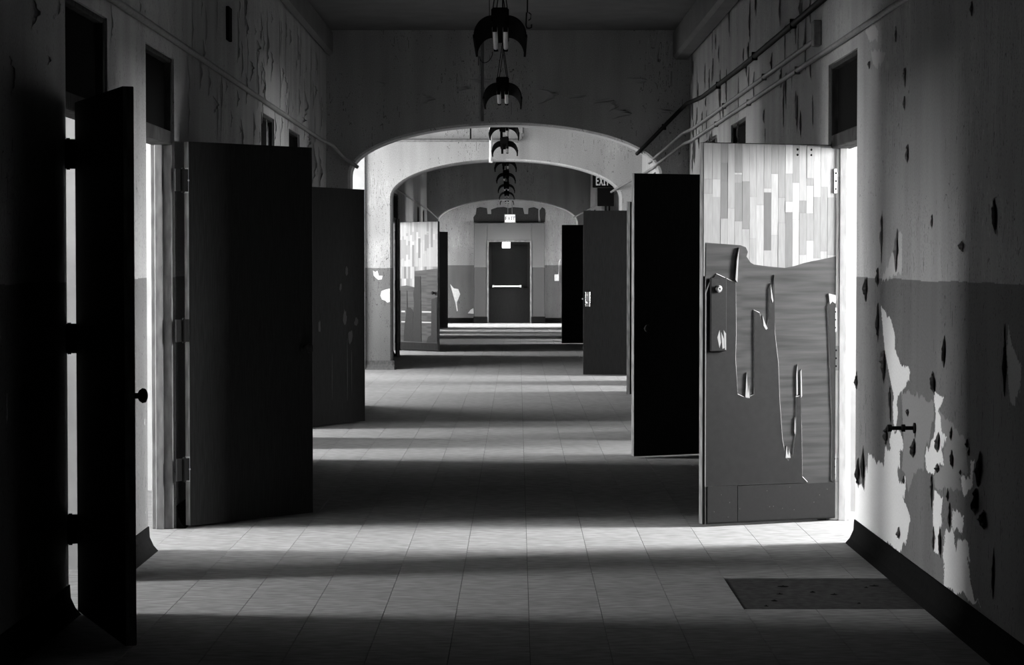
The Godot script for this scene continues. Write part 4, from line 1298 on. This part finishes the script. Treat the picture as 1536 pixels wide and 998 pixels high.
func build_small() -> void:
	# conduits
	conduit("painted conduit running high along the left wall into the first arch", [P(XL + 0.02, 2.70, 1.0), P(XL + 0.02, 2.69, 12.0), P(XL + 0.02, 2.67, 21.3), P(XL + 0.09, 2.64, 21.9), P(-1.68, 2.54, 22.15), P(-1.53, 2.435, 22.26)], 0.019, M.conduit)
	conduit("upper dark conduit on the right wall bending across the first arch wall", [P(XR - 0.02, 2.98, 1.0), P(XR - 0.02, 2.99, 17.0), P(XR - 0.02, 3.02, 20.6), P(1.76, 3.05, 21.9), P(1.70, 2.99, 22.22), P(1.33, 2.61, 22.25), P(1.31, 2.59, 22.6)], 0.02, M.iron, [P(XR - 0.02, 2.99, 14.0), P(XR - 0.02, 2.99, 16.2), P(XR - 0.02, 3.0, 19.0), P(1.56, 2.84, 22.24)])
	conduit("middle conduit on the right wall starting at the junction box", [P(XR - 0.02, 2.785, 12.95), P(XR - 0.02, 2.787, 21.6), P(1.74, 2.77, 22.1), P(1.47, 2.53, 22.25), P(1.44, 2.50, 22.7)], 0.016, M.conduit, [P(XR - 0.02, 2.786, 15.6), P(XR - 0.02, 2.786, 18.5)])
	conduit("lowest conduit on the right wall just above the transoms", [P(XR - 0.02, 2.675, 1.0), P(XR - 0.02, 2.68, 21.8), P(1.74, 2.66, 22.15), P(1.50, 2.47, 22.25), P(1.47, 2.44, 22.75), P(1.74, 2.62, 23.3), P(XR - 0.02, 2.66, 24.0), P(XR - 0.02, 2.66, 29.6), P(1.5, 2.5, 30.12), P(1.40, 2.44, 30.3)], 0.016, M.conduit, [P(XR - 0.02, 2.677, 13.8), P(XR - 0.02, 2.677, 16.6), P(XR - 0.02, 2.678, 19.2)])
	conduit("thin conduit dropping down the face of the first arch wall", [P(-0.27, HC, 22.28), P(-0.27, 2.90, 22.28)], 0.014, M.ceiling, [])
	conduit("conduit along the right wall to the last arch", [P(XR - 0.02, 2.66, 30.7), P(XR - 0.02, 2.66, 48.8), P(1.45, 2.48, 49.42)], 0.018, M.conduit, [])
	conduit("conduit along the left wall to the last arch", [P(XL + 0.02, 2.66, 30.7), P(XL + 0.02, 2.66, 49.0), P(-1.6, 2.44, 49.46), P(-1.60, 2.2, 49.46)], 0.018, M.conduit, [])
	conduit("level pipe across the lit second arch wall with a rising end", [P(-1.65, 3.14, 30.12), P(0.12, 3.14, 30.12), P(0.17, 3.17, 30.12), P(0.18, 3.25, 30.12), P(0.18, 3.8, 30.12)], 0.022, M.conduit, [P(0.18, 3.22, 30.12), P(0.10, 3.14, 30.12)])
	conduit("short bracket rising from the level pipe on the second arch wall", [P(-0.53, 3.16, 30.12), P(-0.53, 3.8, 30.12)], 0.012, M.iron, [])
	conduit("white upright pipe ending just below the crown of the second arch", [P(-0.25, 3.8, 29.9), P(-0.25, 2.84, 29.9)], 0.024, M.pipe_white, [P(-0.25, 2.86, 29.9)])
	# junction box on the right wall
	var o := thing("junction_box", "small surface junction box high on the right wall above the torn door", "junction box", P(XR, 2.74, 12.86))
	var st := new_st()
	soft_box(st, Vector3(-0.05, 0, -0.09), Vector3(0, 0.15, 0.0), 0.006)
	obj("case", st, M.conduit, o)
	# black vertical plate on the left wall
	o = thing("wall_plate", "narrow black upright plate high on the left wall", "plate", P(XL, 2.93, 14.42))
	st = new_st()
	soft_box(st, Vector3(0, 0, -0.15), Vector3(0.022, 0.22, 0.0), 0.003)
	obj("blade", st, M.black, o)
	# door stop sticking out of the right wall
	o = thing("door_stop", "black door stop rod sticking out of the peeling right wall", "door stop", P(XR, 0.735, 9.84))
	st = new_st()
	lathe(st, Vector3(0, 0, 0), Vector3(-1, 0, 0), [[0.0, 0.024], [0.008, 0.024], [0.010, 0.009], [0.045, 0.009], [0.047, 0.017], [0.062, 0.017], [0.064, 0.009], [0.105, 0.009], [0.107, 0.016], [0.125, 0.016], [0.127, 0.0]], 14)
	obj("rod", st, M.iron, o)
	# exit sign beyond the second arch, on the right
	o = thing("exit_sign", "black hanging sign with white letters EXIT beyond the second arch", "sign", P(1.37, 2.56, 32.0))
	st = new_st()
	soft_box(st, Vector3(-0.16, 0, -0.06), Vector3(0.16, 0.18, 0.0), 0.006)
	obj("case", st, M.black, o)
	lettering("EXIT", 0.125, 0.006, M.white_letter, o, Vector3(-0.02, 0.09, 0.003), 0.55)
	st = new_st()
	soft_box(st, Vector3(-0.09, -0.27, -0.05), Vector3(0.15, -0.005, -0.01), 0.006)
	obj("back_box", st, M.black, o)
	st = new_st()
	tube(st, [Vector3(0, 0.18, -0.03), Vector3(0, HC - 2.56, -0.03)], 0.01, 8)
	obj("rod", st, M.iron, o)
	# curled paint on the walls
	var wr := get_node("wall_right")
	var wl := get_node("wall_left")
	for f in [[10.791, 1.082, 0.117, 0.197], [10.567, 0.890, 0.20, 0.162], [10.436, 0.762, 0.100, 0.128], [9.129, 1.037, 0.15, 0.136], [9.321, 0.912, 0.174, 0.099], [11.145, 1.280, 0.149, 0.122], [11.45, 0.812, 0.12, 0.097], [8.020, 0.985, 0.103, 0.263], [10.438, 0.702, 0.066, 0.122], [10.523, 0.596, 0.16, 0.092], [9.778, 0.598, 0.22, 0.089], [9.231, 0.671, 0.195, 0.088], [9.252, 0.582, 0.148, 0.043], [8.995, 0.744, 0.097, 0.059], [8.951, 0.630, 0.113, 0.078], [8.674, 0.739, 0.091, 0.038], [8.656, 0.712, 0.075, 0.035], [9.065, 0.486, 0.073, 0.056], [9.023, 0.375, 0.085, 0.115], [9.366, 0.233, 0.078, 0.116], [9.196, 0.230, 0.102, 0.133], [9.408, 0.407, 0.078, 0.158], [11.204, 0.318, 0.13, 0.221], [11.356, 0.302, 0.16, 0.158], [10.175, 0.185, 0.125, 0.059], [8.413, 0.607, 0.199, 0.141], [8.466, 0.490, 0.202, 0.111], [8.336, 0.468, 0.223, 0.061], [8.814, 0.620, 0.062, 0.023], [10.080, 0.456, 0.082, 0.037], [9.979, 0.773, 0.100, 0.036], [10.273, 1.432, 0.16, 0.203], [10.811, 1.356, 0.12, 0.098], [10.711, 1.471, 0.096, 0.260], [11.150, 1.276, 0.145, 0.127], [10.100, 2.281, 0.093, 0.092], [10.109, 2.175, 0.085, 0.069], [10.354, 2.512, 0.071, 0.078], [10.017, 1.927, 0.12, 0.091], [9.447, 1.622, 0.074, 0.064], [8.755, 1.519, 0.16, 0.046], [8.176, 1.585, 0.139, 0.136], [8.643, 2.446, 0.093, 0.059], [11.099, 2.453, 0.1, 0.042], [8.192, 0.211, 0.098, 0.196], [8.297, 0.454, 0.2, 0.050]]:
		flake(wr, P(XR, f[1], f[0] + f[2] * 0.5), Vector3(0, 0, 1), Vector3(-1, 0, 0), f[2] * 0.45, f[3], clampf(f[2] * 0.2, 0.012, 0.05), M.flake_up if f[1] > DADO else M.flake_low)
	for f in [[15.089, 2.852, 0.134, 0.130], [15.834, 2.762, 0.2, 0.151], [16.249, 3.002, 0.2, 0.103], [17.168, 2.870, 0.145, 0.241], [14.421, 2.576, 0.082, 0.09], [16.610, 2.74, 0.149, 0.12], [18.279, 2.836, 0.2, 0.166], [20.005, 2.765, 0.25, 0.254], [21.009, 3.010, 0.195, 0.143], [21.637, 2.742, 0.2, 0.304], [18.261, 3.297, 0.114, 0.166], [17.195, 3.331, 0.087, 0.094], [15.161, 2.344, 0.090, 0.069], [13.894, 2.410, 0.208, 0.107], [20.263, 2.506, 0.3, 0.13], [20.848, 2.214, 0.3, 0.388], [21.484, 2.178, 0.3, 0.410], [15.017, 2.526, 0.122, 0.123], [19.845, 2.719, 0.3, 0.054], [16.074, 3.123, 0.089, 0.073], [16.403, 3.127, 0.106, 0.067], [16.527, 2.856, 0.107, 0.120], [8.642, 2.379, 0.197, 0.126], [8.244, 2.095, 0.116, 0.146], [8.876, 2.267, 0.084, 0.042], [10.278, 2.496, 0.067, 0.186], [11.079, 2.715, 0.078, 0.078], [9.080, 2.492, 0.035, 0.064]]:
		flake(wl, P(XL, f[1], f[0] - f[2] * 0.5), Vector3(0, 0, -1), Vector3(1, 0, 0), f[2] * 0.45, f[3], clampf(f[2] * 0.15, 0.01, 0.04), M.flake_up)
	for i in 80:
		var d := rng.randf_range(12.7, 22.0)
		var h := rng.randf_range(2.15, 3.35)
		flake(wr, P(XR, h, d), Vector3(0, 0, 1), Vector3(-1, 0, 0), rng.randf_range(0.02, 0.06), rng.randf_range(0.08, 0.34), rng.randf_range(0.008, 0.025), M.flake_up)
	for i in 90:
		var d := rng.randf_range(12.6, 22.0)
		var h := rng.randf_range(2.15, 3.35)
		flake(wl, P(XL, h, d), Vector3(0, 0, -1), Vector3(1, 0, 0), rng.randf_range(0.015, 0.04), rng.randf_range(0.1, 0.4), rng.randf_range(0.008, 0.02), M.flake_up)
	# bare plaster on the second arch wall
	var w2 := get_node("wall_arch_second")
	for poly in [[[-1.77, 1.02], [-1.755, 1.08], [-1.70, 1.10], [-1.64, 1.115], [-1.64, 0.93], [-1.675, 0.92], [-1.70, 0.945], [-1.75, 0.965]], [[-1.87, 1.36], [-1.84, 1.34], [-1.81, 1.36], [-1.79, 1.29], [-1.74, 1.29], [-1.75, 1.24], [-1.80, 1.235], [-1.83, 1.26], [-1.86, 1.29]]]:
		var pst := new_st()
		plate(pst, poly, 0.0, 0.003)
		obj("bare_patch", pst, M.plaster, w2).position = P(0, 0, 30.2)
	# lifted plaster on the first arch wall
	var wa := get_node("wall_arch_first")
	for f in [[0.55, 3.13, 0.35, 0.05], [0.28, 3.06, 0.30, 0.16], [0.80, 3.08, 0.40, 0.05], [1.02, 2.92, 0.25, 0.10], [1.28, 3.28, 0.25, 0.06], [-0.3, 3.28, 0.3, 0.05], [-0.9, 3.08, 0.2, 0.10], [-1.3, 3.25, 0.12, 0.05], [1.0, 3.0, 0.12, 0.08], [1.5, 2.98, 0.2, 0.05], [-0.55, 3.2, 0.18, 0.06]]:
		flake(wa, P(f[0], f[1], 22.3), Vector3(1, 0, 0), Vector3(0, 0, 1), f[2], f[3], 0.035, M.flake_up)
